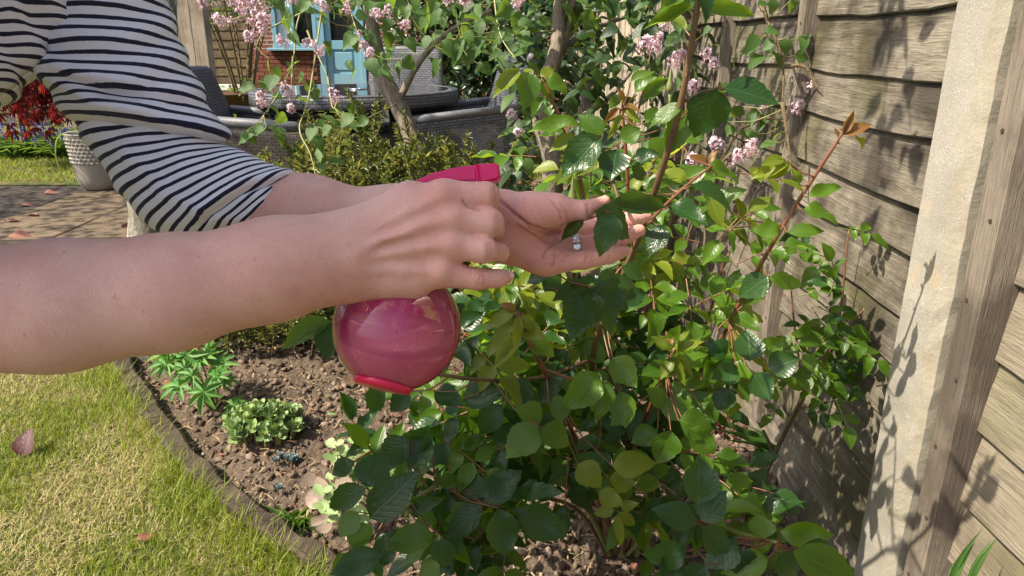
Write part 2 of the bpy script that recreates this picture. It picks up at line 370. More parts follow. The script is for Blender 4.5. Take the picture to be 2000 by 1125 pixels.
def surface_nets(sdf, lo, hi, h, block=12):
    lo = np.array(lo); n = np.ceil((np.array(hi)-lo)/h).astype(int)+1
    nb = -(-n//block); ext = block*h
    g = np.stack(np.meshgrid(*[np.arange(k) for k in nb], indexing='ij'), -1).reshape(-1, 3)
    cen = lo+(g+.5)*ext; keep = np.abs(sdf(cen)) < ext*1.05
    V = []; keyv = []; vals = {}
    N = n+block+2; key = lambda q: (q[..., 0]*int(N[1])+q[..., 1])*int(N[2])+q[..., 2]
    corner = np.array([[i, j, k] for i in (0, 1) for j in (0, 1) for k in (0, 1)])
    loc = np.stack(np.meshgrid(*[np.arange(block+1)]*3, indexing='ij'), -1).reshape(-1, 3)
    edges = [(a, b) for a in range(8) for b in range(a+1, 8) if np.abs(corner[a]-corner[b]).sum() == 1]
    Q = []
    B = g[keep]; CH = 200; SD = {}
    allv = []
    for c0 in range(0, len(B), CH):
        bb = B[c0:c0+CH]; pts = (bb[:, None, :]*block+loc[None]).reshape(-1, 3)
        s = sdf(lo+pts*h).reshape(len(bb), block+1, block+1, block+1)
        cs = np.stack([s[:, i:i+block, j:j+block, k:k+block] for i, j, k in corner], -1)
        act = (cs.min(-1) < 0) & (cs.max(-1) >= 0); ia = np.argwhere(act); cv = cs[act]
        if len(ia) == 0: continue
        cell = bb[ia[:, 0]]*block+ia[:, 1:]
        acc = np.zeros((len(cell), 3)); cnt = np.zeros(len(cell))
        for a, b in edges:
            sa, sb = cv[:, a], cv[:, b]; m = (sa < 0) != (sb < 0); t = np.where(m, sa/(sa-sb+1e-20), 0)
            acc += m[:, None]*(corner[a]+t[:, None]*(corner[b]-corner[a])); cnt += m
        V.append(lo+(cell+acc/cnt[:, None])*h); keyv.append(key(cell))
        for ax in range(3):                                  # quads round each crossing grid edge, owned by the cell at the edge's start
            e = np.zeros(3, int); e[ax] = 1; ci = int(np.argwhere((corner == e).all(1))[0, 0])
            m = (cv[:, 0] < 0) != (cv[:, ci] < 0)
            Q.append((cell[m], np.full(m.sum(), ax), cv[m, 0] < 0))
    V = np.concatenate(V); K = np.concatenate(keyv); o = np.argsort(K); K = K[o]; V = V[o]
    faces = []
    for cell, ax, inside in Q:
        if len(cell) == 0: continue
        a = int(ax[0]); u, w = (a+1) % 3, (a+2) % 3; eu = np.zeros(3, int); eu[u] = 1; ew = np.zeros(3, int); ew[w] = 1
        q = np.stack([cell, cell-eu, cell-eu-ew, cell-ew], 1); kk = key(q); idx = np.searchsorted(K, kk); idx = np.clip(idx, 0, len(K)-1)
        ok = (K[idx] == kk).all(1); idx = idx[ok]; ins = inside[ok]
        idx[~ins] = idx[~ins][:, ::-1]; faces.append(idx)
    return V, np.concatenate(faces)
def bounds(js, pad):
    p = np.array([j[0] for j in js]); r = max(j[1] for j in js); return p.min(0)-r-pad, p.max(0)+r+pad
VOX = 0.0016
lo, hi = bounds(RA+RF[3]+RF[0]+RM[4], .01); VR, FR = surface_nets(lambda P: sdf_arm(P, True), lo, hi, VOX)
lo, hi = bounds(LA+LF[1]+LF[0]+LF[3]+LT, .01); VL, FL = surface_nets(lambda P: sdf_arm(P, False), lo, hi, VOX)
# --- the rest of the body (inside the clothes, and the head, which leans in above the picture)
SHL, SHR = np.array(at(150, -95, .668)), np.array((-.54, .34, 1.21)); HIP = np.array((-.98, .60, .90)); CH_ = np.array((-.62, .54, 1.14)); NK = np.array((-.52, .46, 1.27)); HD = np.array((-.43, .43, 1.385))
def sdf_body(P):
    d = smin(cone(P, HIP, .15, CH_, .14), cone(P, CH_, .13, NK+(0, 0, -.05), .085), .06)
    d = smin(d, cone(P, NK-(.03, 0, .04), .055, HD-(.03, 0, .04), .052), .03)
    q = (P-HD); qq = np.stack([q[:, 0]*.88+q[:, 2]*.3, q[:, 1]*1.28, q[:, 2]*.92-q[:, 0]*.25], 1); d = smin(d, np.linalg.norm(qq, axis=1)*.86-.094*.9, .03)
    d = smin(d, cone(P, HD+(.075, 0, -.035), .016, HD+(.100, 0, -.062), .014), .018)          # nose
    d = smin(d, cone(P, HD+(.055, 0, -.095), .028, HD+(.062, 0, -.115), .024), .03)             # chin
    for s in (-1, 1):
        d = smin(d, cone(P, HD+(-.015, s*.072, -.01), .016, HD+(-.018, s*.076, -.045), .010), .006)  # ears
        d = np.maximum(d, -(np.linalg.norm(P-(HD+(.098, s*.034, -.015)), axis=1)-.016)) if False else d
        hp = HIP+(0, s*.085, -.05); kn = np.array((-.93, .60+s*.10, .48)); an = np.array((-1.04, .60+s*.11, .08))
        d = smin(d, cone(P, hp, .095, kn, .060), .04); d = smin(d, cone(P, kn, .058, an, .038), .03)
        d = smin(d, cone(P, an+(0, 0, -.035), .036, an+(.17, s*.02, -.045), .028), .03)
    eR, eL = RA[0][0], LA[0][0]
    d = smin(d, cone(P, NK+(-.03, -.03, -.03), .050, SHR+(0, .01, .0), .046), .03)
    d = smin(d, cone(P, CH_+(.06, -.08, .02), .06, SHR, .046), .03); d = smin(d, cone(P, SHR, .044, eR, .041), .02)
    d = smin(d, cone(P, CH_+(.14, .05, .02), .07, SHL, .045), .03); d = smin(d, cone(P, SHL, .036, eL, .030), .02)
    return d
VB, FB = surface_nets(sdf_body, (-1.3, .15, -.01), (-.0, 1.0, 1.56), .010)
_pl = np.array(at(600, 420, .69))
V = np.concatenate([VR, VL, VB]); Fq = np.concatenate([FR, FL+len(VR), FB+len(VR)+len(VL)])
nA = len(VR)+len(VL)
# relax the lattice a little, then carve creases and colour the knuckles
def vnormals(V, F):
    n = np.cross(V[F[:, 2]]-V[F[:, 0]], V[F[:, 3]]-V[F[:, 1]]); N = np.zeros_like(V)
    for k in range(4): np.add.at(N, F[:, k], n)
    return N/np.maximum(np.linalg.norm(N, axis=1), 1e-12)[:, None]
def relax(V, F, it=2, lam=.5):
    E = np.concatenate([F[:, [0, 1]], F[:, [1, 2]], F[:, [2, 3]], F[:, [3, 0]]]); E = np.concatenate([E, E[:, ::-1]])
    cnt = np.bincount(E[:, 0], minlength=len(V))[:, None]
    for _ in range(it):
        S = np.stack([np.bincount(E[:, 0], weights=V[E[:, 1], k], minlength=len(V)) for k in range(3)], 1); V = V+lam*(S/np.maximum(cnt, 1)-V)
    return V
V = relax(V, Fq, 3)
N = vnormals(V, Fq)
px, py, dd = to_px(V)
face = (N @ np.array([0, -CP, SP])) > .05                      # turned to our side of the hand
isR = np.arange(len(V)) < len(VR); isL = (np.arange(len(V)) >= len(VR)) & (np.arange(len(V)) < nA)
def seg_d(px, py, pl):
    d = np.full(len(px), 1e9); pl = [np.array(p, float) for p in pl]
    for a, b in zip(pl[:-1], pl[1:]):
        ba = b-a; t = np.clip(((px-a[0])*ba[0]+(py-a[1])*ba[1])/(ba@ba), 0, 1); d = np.minimum(d, np.hypot(px-a[0]-t*ba[0], py-a[1]-t*ba[1]))
    return d
CR_L = [(([(975, 388), (1003, 417), (1030, 438), (1066, 450), (1094, 452)]), 1.7, 3.0), ([(1000, 412), (1035, 447), (1070, 458), (1090, 457)], .9, 2.4),
        ([(1010, 440), (1045, 462), (1075, 474), (1086, 466)], .8, 2.6), ([(1060, 505), (1066, 490), (1078, 478), (1092, 472)], 1.0, 2.6),
        ([(1078, 522), (1084, 508), (1083, 496)], .8, 2.2), ([(1100, 512), (1104, 500), (1112, 496)], .8, 2.2), ([(1144, 516), (1146, 500)], .7, 2.4), ([(1188, 508), (1190, 494)], .5, 2.2),
        ([(1078, 395), (1092, 412), (1097, 430)], .75, 2.6), ([(1095, 398), (1106, 414), (1110, 432)], .5, 2.4), ([(1147, 398), (1150, 424)], .8, 2.6),
        ([(1160, 490), (1164, 470)], .5, 2.4), ([(1040, 392), (1056, 420), (1064, 440)], .2, 2.4), ([(1022, 388), (1040, 420), (1048, 440)], .15, 2.4)]
CR_R = [([(966, 366), (969, 380), (967, 396)], .6, 2.4), ([(960, 366), (963, 382), (960, 398)], .4, 2.2), ([(972, 420), (975, 440), (971, 455)], .6, 2.4), ([(966, 420), (968, 440), (965, 458)], .4, 2.2),
        ([(951, 472), (954, 490), (950, 508)], .6, 2.4), ([(958, 474), (961, 490), (957, 506)], .5, 2.2), ([(936, 530), (938, 545), (934, 560)], .6, 2.6), ([(943, 530), (946, 545), (942, 558)], .5, 2.2),
        ([(929, 532), (931, 546), (928, 558)], .35, 2.2), ([(904, 392), (912, 402), (935, 409)], .9, 3.2)]
crease = np.zeros(len(V)); disp = np.zeros(len(V))
for lst, msk in ((CR_L, isL), (CR_R, isR)):
    for pl, a, w in lst:
        m = msk & face; q = np.exp(-(seg_d(px, py, pl)/w)**2)*m
        disp -= q*a*.0013; crease = np.maximum(crease, q*a*.85)
kn = np.zeros(len(V))
for c, r in [(RF[0][1], .017), (RF[1][1], .017), (RF[2][1], .016), (RF[3][1], .014), (RM[0][1], .019), (RM[1][1], .019), (RM[2][1], .018), (RM[3][1], .016), (RF[3][3], .010),
             (LF[2][3], .013), (LF[3][3], .012), (LF[1][3], .012), (LT[3], .013), (LM[4][1], .022), (LM[5][1], .022), (LF[3][1], .010), (LF[2][0], .014), (LF[3][0], .014), (LT[2], .012)]:
    kn = np.maximum(kn, .8*np.exp(-(np.linalg.norm(V-c[0], axis=1)/r)**2))
kn = np.maximum(kn, .62*(isL & (px > 960)))
V = V+N*disp[:, None]
me = fast_mesh('person', V, Fq, MT['skin'], True)
for nm, ar in (('crease', np.clip(crease, 0, 1)), ('red', np.clip(kn, 0, 1))):
    a_ = me.attributes.new(nm, 'FLOAT', 'POINT'); a_.data.foreach_set('value', ar.astype(np.float32))
person = tag(obj('person', me), 'person in navy and white striped top leaning in, spraying a rose with a pink bottle', 'person')
# --- nails that show
def nail(j0, j1, tilt, s=1.0, side=None):
    a, b = Vector(j0[0]), Vector(j1[0]); d = (b-a).normalized(); up = Vector(tilt).normalized(); up = (up-d*up.dot(d)).normalized(); r = j1[1]
    v = []; f = []; n = 6; m = 5
    for i in range(n+1):
        t = i/n
        for k in range(m+1):
            w = (k/m-.5)*2; wid = r*.74*(1-.25*(2*t-1)**4)
            ang = w*.85; p = b + d*((t-.55)*r*1.9+.0*r) + d.cross(up)*math.sin(ang)*wid*1.12 + up*(r*.93*math.cos(ang)+.0006-.25*r*max(0, t-.5)**2*2)
            v.append(p)
    for i in range(n):
        for k in range(m): f.append([i*(m+1)+k, i*(m+1)+k+1, (i+1)*(m+1)+k+1, (i+1)*(m+1)+k])
    o = obj('fingernail', mesh('fingernail', v, f, MT['nail'], True), person); sm = o.modifiers.new('thick', 'SOLIDIFY'); sm.thickness = .0006; return o
nail(RF[3][2], RF[3][3], (.1, -.9, .5)); nail(RF[2][1], RF[2][2], (.75, -.6, .25))
nail(LF[3][2], LF[3][3], (.45, .6, -.75)); nail(LF[2][2], LF[2][3], (.45, .55, -.75)); nail(LT[2], LT[3], (-.1, .8, .7))
# --- clothes: lofted jersey with its stripes woven round sleeve and body
def loft(rings, name, parent, mat, vper, nseg=56, sub=8, wr=None, depth=.82, cuff=False):
    # a ring: (left px, left py, right px, right py, depth, stripe coordinate or None, flatness, tilt)
    pts = [(np.array(at(r[0], r[1], r[4])), np.array(at(r[2], r[3], r[4])), r[5], r[6]) for r in rings]
    rows = [np.concatenate([a, b, [v, fl]]) for a, b, v, fl in pts]; S = spline([tuple(x) for x in rows], sub)
    vv = []; uv = []; nr = len(S); rng = np.random.RandomState(3)
    view = np.array([0, CP, -SP])
    for i, q in enumerate(S):
        a, b = q[:3], q[3:6]; c = (a+b)/2; h = (b-a)/2; L = np.linalg.norm(h); ax = h/L; dp = view-ax*(view@ax); dp /= np.linalg.norm(dp)
        s0 = S[max(i-1, 0)]; s1 = S[min(i+1, nr-1)]; tn = ((s1[:3]+s1[3:6])-(s0[:3]+s0[3:6])); tn /= max(np.linalg.norm(tn), 1e-9)
        for k in range(nseg+1):
            t = 2*math.pi*k/nseg; p = c+ax*math.cos(t)*L+dp*math.sin(t)*L*q[7]
            nr_ = ax*math.cos(t)+dp*math.sin(t)
            if wr is not None:
                x_, y_, d_ = to_px(p); w = wr(float(x_), float(y_), t, i/(nr-1)); p = p+nr_*w
            vv.append(p); uv.append((k/nseg, q[6]))
    f = []
    for i in range(nr-1):
        for k in range(nseg): f.append([i*(nseg+1)+k, i*(nseg+1)+k+1, (i+1)*(nseg+1)+k+1, (i+1)*(nseg+1)+k])
    return vv, f, uv
def ridge(x, y, pl, w):
    return math.exp(-(float(seg_d(np.array([x]), np.array([y]), pl)[0])/w)**2)
def wr_up(x, y, t, s):
    w = .0034*math.sin(y*.085+x*.012+1.3*math.sin(x*.02))*(.35+.65*s)
    w += .0075*ridge(x, y, [(95, 140), (200, 205), (330, 240), (430, 262)], 14)-.007*ridge(x, y, [(120, 150), (220, 180), (340, 200)], 11)
    w += .006*ridge(x, y, [(85, 110), (160, 150), (270, 165)], 9)
    return w
def wr_fo(x, y, t, s):
    w = (.0014 if s > .955 else 0)-.0012*math.exp(-((s-.925)/.012)**2)+.0028*(1-s)*math.sin((x+y*.6)*.06+math.sin(y*.05))*(1-.5*s)
    w += .004*ridge(x, y, [(250, 300), (330, 380), (420, 425), (520, 430)], 9)
    w -= .005*ridge(x, y, [(390, 435), (470, 375), (560, 350)], 7); w += .0045*ridge(x, y, [(400, 410), (480, 358), (560, 340)], 8)
    w += .002*ridge(x, y, [(430, 455), (510, 400), (570, 385)], 8)
    return w
UP = [(40, -190, 262, -200, .640, -10.5, .72), (56, -80, 296, -90, .645, -5.2, .72), (64, 0, 320, -8, .652, -1.6, .72), (70, 60, 338, 56, .655, 1.1, .72), (78, 122, 362, 118, .66, 3.9, .72), (100, 172, 392, 180, .662, 6.6, .70),
      (122, 205, 416, 232, .664, 9.0, .68), (140, 226, 432, 262, .666, 10.4, .62), (152, 238, 430, 280, .670, 11.2, .50), (175, 238, 400, 278, .676, 11.8, .36)]
FO = [(110, 175, 300, 190, .668, 8.0, .55), (150, 240, 352, 232, .668, 10.2, .62), (188, 298, 405, 268, .668, 12.6, .66), (224, 352, 448, 290, .670, 15.0, .70), (263, 402, 486, 304, .674, 17.4, .72), (305, 444, 520, 318, .678, 19.8, .74),
      (352, 470, 548, 331, .682, 22.0, .76), (410, 470, 572, 343, .686, 24.2, .78), (465, 460, 590, 352, .688, 26.3, .80), (508, 452, 601, 358, .688, 28.1, .82), (541, 446, 609, 362, .688, 29.4, .84)]
TO = [(-160, -330, 330, -330, .600, -15, .40), (-260, -170, 250, -230, .605, -9, .42), (-330, -40, 200, -110, .61, -3.0, .44), (-380, 90, 152, 0, .615, 1.6, .46), (-430, 150, 118, 58, .62, 4.4, .46), (-480, 210, 82, 112, .62, 7.2, .46),
      (-530, 260, 40, 152, .62, 9.8, .46), (-600, 330, -20, 196, .62, 13, .46), (-720, 430, -110, 250, .63, 18, .46), (-950, 640, -300, 400, .65, 30, .5), (-1130, 800, -480, 560, .66, 38, .52)]
def wr_to(x, y, t, s):
    return .004*math.sin((x-.55*y)*.075+1.0)+.002*math.sin((x*.9+y)*.05)
RS = [(-70-95, 560, -70+150, 640, .50, 0, .9)]
tv, tf, tu = [], [], []
def merge(g):
    b = len(tv); tv.extend(g[0]); tf.extend([[i+b for i in q] for q in g[1]]); tu.extend(g[2])
merge(loft(UP, 's', None, None, 0, wr=wr_up)); merge(loft(FO, 's', None, None, 0, wr=wr_fo)); merge(loft(TO, 's', None, None, 0, wr=wr_to))
def tube_uv(pts, rad, n=40, per=.011, v0=0.0):
    v, f = tube_geo(pts, rad, n, False); uv = []; L = v0
    for i, p in enumerate(pts):
        if i: L += (Vector(p)-Vector(pts[i-1])).length/per
        uv += [(k/n, L) for k in range(n)]
    return v, f, uv
e0, e1 = Vector(RA[0][0]), Vector(RA[1][0])
sp = spline([tuple(SHR+np.array((-.03, .04, .02))), tuple((SHR+RA[0][0])/2+(-.02, 0, 0)), tuple(RA[0][0]+np.array((-.05, 0, .03)))], 8)
merge(tube_uv([tuple(p) for p in sp], [.092-.040*i/len(sp) for i in range(len(sp))]))
merge(tube_uv([tuple(NK+np.array((-.04, .0, -.035))), tuple((NK+SHR)/2+np.array((-.015, 0, .005))), tuple(SHR+np.array((-.01, -.02, -.01)))], [.090, .098, .094]))  # unseen shoulder yoke, added to keep the sun off the forearm
top = obj('striped_top', mesh('striped_top', tv, tf, MT['jersey'], True, tu), person)
so = top.modifiers.new('cloth', 'SOLIDIFY'); so.thickness = .0016; so.offset = -1
b = MB()
for s in (-1, 1):
    b.tube([tuple(HIP+(0.02, s*.06, .02)), tuple(HIP+(0, s*.09, -.10)), (-.93, .60+s*.10, .48), (-1.03, .60+s*.11, .14), (-1.04, .60+s*.11, .05)], [.15, .125, .085, .075, .078], 20)
b.build('trousers', MT['denim'], person, True)
hb = MB(); rng = random.Random(5)
hv = []; hf = []
for i in range(17):                                                # unseen cap of hair, made larger, plus a lobe added to shade the arms
    for k in range(24):
        th = i/16*2.25; ph = 2*math.pi*k/24; rr = .122+.006*math.sin(ph*9+i)
        hv.append(Vector(HD)+Vector((-.022, 0, .012))+Vector((math.sin(th)*math.cos(ph)*rr*1.0-.03*math.cos(th), math.sin(th)*math.sin(ph)*rr*.82, math.cos(th)*rr)))
for i in range(16):
    for k in range(24):
        if math.cos(2*math.pi*(k+.5)/24) > .55 and i > 6: continue
        hf.append([i*24+k, i*24+(k+1) % 24, (i+1)*24+(k+1) % 24, (i+1)*24+k])
b_ = len(hv); LC = Vector(HD)+Vector((-.095, .03, -.055))
for i in range(13):
    for k in range(20):
        th = i/12*math.pi; ph = 2*math.pi*k/20; rr = 1+.05*math.sin(ph*8+i); hv.append(LC+Vector((math.sin(th)*math.cos(ph)*.085*rr, math.sin(th)*math.sin(ph)*.135*rr, math.cos(th)*.10)))
for i in range(12):
    for k in range(20): hf.append([b_+i*20+k, b_+i*20+(k+1) % 20, b_+(i+1)*20+(k+1) % 20, b_+(i+1)*20+k])
obj('hair', mesh('hair', hv, hf, MT['hair'], True), person)
# --- ring
def torus(M, R0, r, n=28, m=8, flat=1.0):
    v = []; f = []
    for i in range(n):
        a = 2*math.pi*i/n
        for k in range(m):
            c = 2*math.pi*k/m; q = R0+r*math.cos(c); v.append(M @ Vector((q*math.cos(a), r*flat*math.sin(c), q*math.sin(a))))
    for i in range(n):
        for k in range(m): f.append([i*m+k, ((i+1) % n)*m+k, ((i+1) % n)*m+(k+1) % m, i*m+(k+1) % m])
    return v, f
MT['silver'] = plain('polished white metal', (.82, .82, .84), .16, 0, 50, .05, metal=1.0)
MT['gem'] = NT('clear stone').bsdf(color=(.92, .95, 1.0), rough=.02, spec=1.0, ior=2.2, coat=1.0)
ra, rb = LF[2][0], LF[2][1]; rc = Vector(ra[0]).lerp(Vector(rb[0]), .56); rd = (Vector(rb[0])-Vector(ra[0])).normalized(); rr = ra[1]*.48+rb[1]*.52
toC = Vector((0, -CP, SP)); Mr = frame(rc, rd, toC)
v, f = torus(Mr, rr+.0007, .0013, 36, 8, 2.4); ring = obj('ring', mesh('ring', v, f, MT['silver'], True), person)
tag(ring, 'white metal ring with square clear stones on ring finger')
for i, ang in enumerate((35, 62, 90, 118, 145)):
    for w in (-1, 1):
        a = R(ang); c = Mr @ Vector((math.cos(a)*(rr+.0017), w*.0017, math.sin(a)*(rr+.0019)))
        G = frame(c, rd, (c-rc)); g = MB(); g.box((-.0018, -.0015, -.0010), (.0018, .0015, .0012), G, .0006); o = g.build('stone', MT['gem'], ring)
# ================================================================ pink globe spray bottle
BC = at(776, 640, .606); BR = 124*.606/FPX
up = (at(812, 500, .622)-BC).normalized()
side = Vector((1, 0, 0)); side = (side-up*side.dot(up)).normalized()
BM = frame(BC, up, side)                                       # local +Y = bottle axis, local +Z = towards the nozzle
BMz = BM @ Matrix.Rotation(-math.pi/2, 4, 'X')                 # lathe axis z -> bottle axis
sb = thing('spray_bottle', 'pink globe shaped plastic spray bottle half full of water', 'spray bottle', BC-up*BR)
def pink(name, tint, clear, ior, refr, body, gloss=.06, tlr=.42):       # thin plastic: mostly see-through, partly milky
    t = NT(name); n = t.noise(t.tc('Object'), 45, 4)
    tr = t.n('BsdfTransparent', {'Color': tint}); rf = t.n('BsdfRefraction', {'Color': tint, 'Roughness': .02, 'IOR': ior}); gl = t.n('BsdfGlossy', {'Color': (1, 1, 1, 1), 'Roughness': gloss})
    tl = t.n('BsdfTranslucent', {'Color': body}); df = t.n('BsdfDiffuse', {'Color': body}); milk = t.n('MixShader', {0: tlr, 1: df.outputs[0], 2: tl.outputs[0]})
    see = t.n('MixShader', {0: refr, 1: tr.outputs[0], 2: rf.outputs[0]})
    m1 = t.n('MixShader', {0: t.math('ADD', clear, t.math('MULTIPLY', t.math('SUBTRACT', n, .5), .16)), 1: milk.outputs[0], 2: see.outputs[0]})
    m2 = t.n('MixShader', {0: t.n('Fresnel', {'IOR': 1.45}).outputs[0], 1: m1.outputs[0], 2: gl.outputs[0]}); t.t.links.new(m2.outputs[0], t.out.inputs[0]); return t.m
MT['pink_clear'] = pink('clear pink plastic', (1.0, .84, .90, 1), .60, 1.02, .0, (1.0, .07, .30, 1), .06, .30)
MT['water'] = pink('water in bottle', (1.0, .95, .90, 1), .22, 1.14, .6, (1.0, .86, .70, 1), .03, .20)
MT['pink_solid'] = NT('hot pink plastic').bsdf(color=(.62, .010, .125), rough=.32, sss=.1, ssss=.004, sssr=(1, .2, .4), spec=.5)
MT['red_base'] = NT('red pink base plastic').bsdf(color=(.68, .012, .085), rough=.28, sss=.15, ssss=.006, sssr=(1, .2, .3))
def sphere_prof(r, a0, a1, n): return [(r*math.cos(R(a0+(a1-a0)*i/n)), r*math.sin(R(a0+(a1-a0)*i/n))) for i in range(n+1)]
nr_ = .0150
prof = sphere_prof(BR, -72, 66, 36)+[(nr_+.004, BR*.97), (nr_+.001, BR*1.04), (nr_, BR*1.10), (nr_, BR*1.26)]
def onsb(o): o.matrix_basis = sb.matrix_basis.inverted(); return o
b = MB(); b.lathe(prof, 72, BMz); onsb(b.build('globe', MT['pink_clear'], sb, True))
# water: cut by its (slightly sloshing) surface
wn = Vector((.16, .02, 1)).normalized(); wv = []; wf = []; nu, nv = 48, 24; wr_ = BR*.972
surf = at(775, 652, .606); off = (surf-BC).dot(wn); ex = wn.orthogonal().normalized(); ey = wn.cross(ex)
t0 = math.acos(max(-1, min(1, off/wr_)))
for i in range(nv+1):
    th = t0+(math.pi-t0)*i/nv
    for k in range(nu):
        a = 2*math.pi*k/nu; wv.append(BC+(wn*math.cos(th)+(ex*math.cos(a)+ey*math.sin(a))*math.sin(th))*wr_)
for i in range(nv):
    for k in range(nu): wf.append([i*nu+k, (i+1)*nu+k, (i+1)*nu+(k+1) % nu, i*nu+(k+1) % nu])
wf.append([k for k in range(nu)])
onsb(obj('water', mesh('water', wv, wf, MT['water'], True), sb))
b = MB(); b.lathe([(0, -BR*.985), (BR*.40, -BR*.985), (BR*.44, -BR*.965), (BR*.478, -BR*.89), (BR*.462, -BR*.88), (BR*.30, -BR*.95), (0, -BR*.955)], 56, BMz); onsb(b.build('base', MT['red_base'], sb, True))
b = MB(); pr = [(nr_+.002, BR*1.14), (nr_+.0045, BR*1.15), (nr_+.0045, BR*1.40), (nr_+.002, BR*1.43), (.004, BR*1.44)]; b.lathe(pr, 40, BMz)
onsb(b.build('screw_cap', MT['pink_solid'], sb, True))
# spray head in its own plane: x = towards nozzle, y = up
hd = at(880, 352, .606); hx = (at(975, 345, .606)-at(800, 362, .606)).normalized(); hz = Vector((0, -CP, SP)); hz = (hz-hx*hz.dot(hx)).normalized(); hy = hz.cross(hx)
HM = Matrix((hx, hy, hz)).transposed().to_4x4(); HM.translation = hd
U = .606/FPX
def prism(outl, w, bev=.0012):
    # outline in px (x right, y up from the head's origin), thickness w metres, with softened edges
    n = len(outl); P = [Vector((x*U, y*U, 0)) for x, y in outl]; c = sum(P, Vector())/n; v = []; f = []
    lay = [(-w/2, 1), (-w/2+bev, 0), (w/2-bev, 0), (w/2, 1)]
    for z, d in lay:
        for p in P: q = p+(c-p).normalized()*bev*d; v.append(HM @ Vector((q.x, q.y, z)))
    for k in range(3):
        for i in range(n): f.append([k*n+i, k*n+(i+1) % n, (k+1)*n+(i+1) % n, (k+1)*n+i])
    f.append(list(range(n-1, -1, -1))); f.append([3*n+i for i in range(n)]); return v, f
def hpx(pts): return [(x-880, 352-y) for x, y in pts]
b = MB()
b.add(*prism(hpx([(742, 385), (752, 373), (790, 364), (812, 350), (848, 338), (890, 332), (936, 330), (938, 352), (936, 366), (890, 372), (850, 395), (800, 405), (748, 398)][::-1]), .019))
head = onsb(b.build('spray_head', MT['pink_solid'], sb))
b = MB(); b.add(*prism(hpx([(868, 346), (900, 342), (931, 339), (931, 359), (890, 358), (868, 356)][::-1]), .0212, .0008)); o = b.build('side_panel', MT['pink_solid'], head)
b = MB(); b.add(*prism(hpx([(936, 329), (970, 331), (977, 336), (978, 358), (972, 364), (936, 366)][::-1]), .0225, .0022)); onsb(b.build('nozzle', MT['pink_solid'], sb))
b = MB(); b.add(*prism(hpx([(905, 366), (930, 366), (936, 400), (930, 440), (938, 480), (960, 508), (968, 516), (960, 520), (938, 502), (918, 470), (912, 420)][::-1]), .011, .0015)); onsb(b.build('trigger', MT['pink_solid'], sb))
b = MB(); b.tube([BC+up*BR*1.4, BC+up*BR*.2, BC-up*BR*.82+side*BR*.2], .0026, 10); onsb(b.build('dip_tube', NT('tube plastic').bsdf(color=(.75, .55, .58), rough=.3, trans=.5), sb, True))
# ================================================================ ground, lawn, bed, patio
rng = random.Random(11); nrg = np.random.RandomState(7)
def soil_mat():
    t = NT('garden soil'); o = t.tc(); n = t.noise(o, 9, 8, .68); n2 = t.noise(o, 70, 6, .7); n3 = t.noise(o, 2.2, 3)
    c = t.ramp(n2, [(.25, (.060, .044, .030)), (.5, (.140, .105, .074)), (.75, (.27, .212, .155))])
    c = t.mix(t.ramp(n3, [(.35, 0.0), (.7, .55)]), c, (.19, .135, .10))
    h = t.math('ADD', t.math('MULTIPLY', n, 1.2), n2)
    t.bsdf(color=c, rough=.95, spec=.2, normal=t.bump(h, 1.0, .02)); return t.m
MT['soil'] = soil_mat()
def lawn_mat():
    t = NT('lawn thatch'); o = t.tc(); n = t.noise(o, 3.2, 4, .6); n2 = t.noise(o, 120, 4, .7)
    c = t.mix(t.ramp(n, [(.38, 0.0), (.62, 1.0)]), (.085, .135, .028), (.26, .215, .085)); c = t.mix(t.math('MULTIPLY', n2, .55), c, (.06, .05, .025))
    t.bsdf(color=c, rough=.9, spec=.2, normal=t.bump(n2, 1.0, .02)); return t.m
MT['lawn'] = lawn_mat()
MT['dark_soil'] = grit_d = plain('damp soil', (.040, .029, .020), .95, .8, 40, .5)
def stone_mat(name, a, b, dirt, sc=14):
    t = NT(name); o = t.tc(); n = t.noise(o, sc, 7, .7); n2 = t.noise(o, sc*8, 4, .7); oi = t.n('ObjectInfo').outputs['Random']
    c = t.mix(t.ramp(n, [(.3, 0.0), (.7, 1.0)]), a, b); c = t.mix(t.ramp(n2, [(.5, 0.0), (.75, .6)]), c, dirt); c = t.mix(t.math('MULTIPLY', oi, .35), c, [x*.7 for x in a])
    t.bsdf(color=c, rough=.9, spec=.25, normal=t.bump(t.math('ADD', n, t.math('MULTIPLY', n2, .6)), .7, .012)); return t.m
MT['slab'] = stone_mat('sandstone slab', (.135, .098, .062), (.225, .168, .108), (.055, .040, .025))
EDGE = [gnd(x, y) for x, y in ((190, 640), (216, 700), (255, 775), (300, 845), (358, 920), (428, 985), (505, 1045), (600, 1110), (760, 1200), (1000, 1330))]
EDGE = [Vector((-.98, 3.2, 0)), Vector((-1.10, 2.92, 0))]+EDGE
EDGE = [Vector((p[0], p[1], 0)) for p in spline([tuple(p) for p in EDGE], 5)]
def hnoise(x, y, s=1.0, seed=0):                              # cheap smooth value noise
    x = np.asarray(x)*s+seed*17.3; y = np.asarray(y)*s+seed*5.1; xi = np.floor(x).astype(int); yi = np.floor(y).astype(int); fx = x-xi; fy = y-yi
    def h(a, b):
        q = (a*374761393+b*668265263) & 0xffffffff; q = ((q ^ (q >> 13))*1274126177) & 0xffffffff; return ((q ^ (q >> 16)) & 0xffff)/65535.0
    fx = fx*fx*(3-2*fx); fy = fy*fy*(3-2*fy)
    return (h(xi, yi)*(1-fx)+h(xi+1, yi)*fx)*(1-fy)+(h(xi, yi+1)*(1-fx)+h(xi+1, yi+1)*fx)*fy
b = MB(); b.add([(-60, -40, -.06), (60, -40, -.06), (60, 90, -.06), (-60, 90, -.06)], [[0, 1, 2, 3]]); tag(b.build('ground', MT['soil']), 'bare earth sheet under the whole garden', kind='structure')
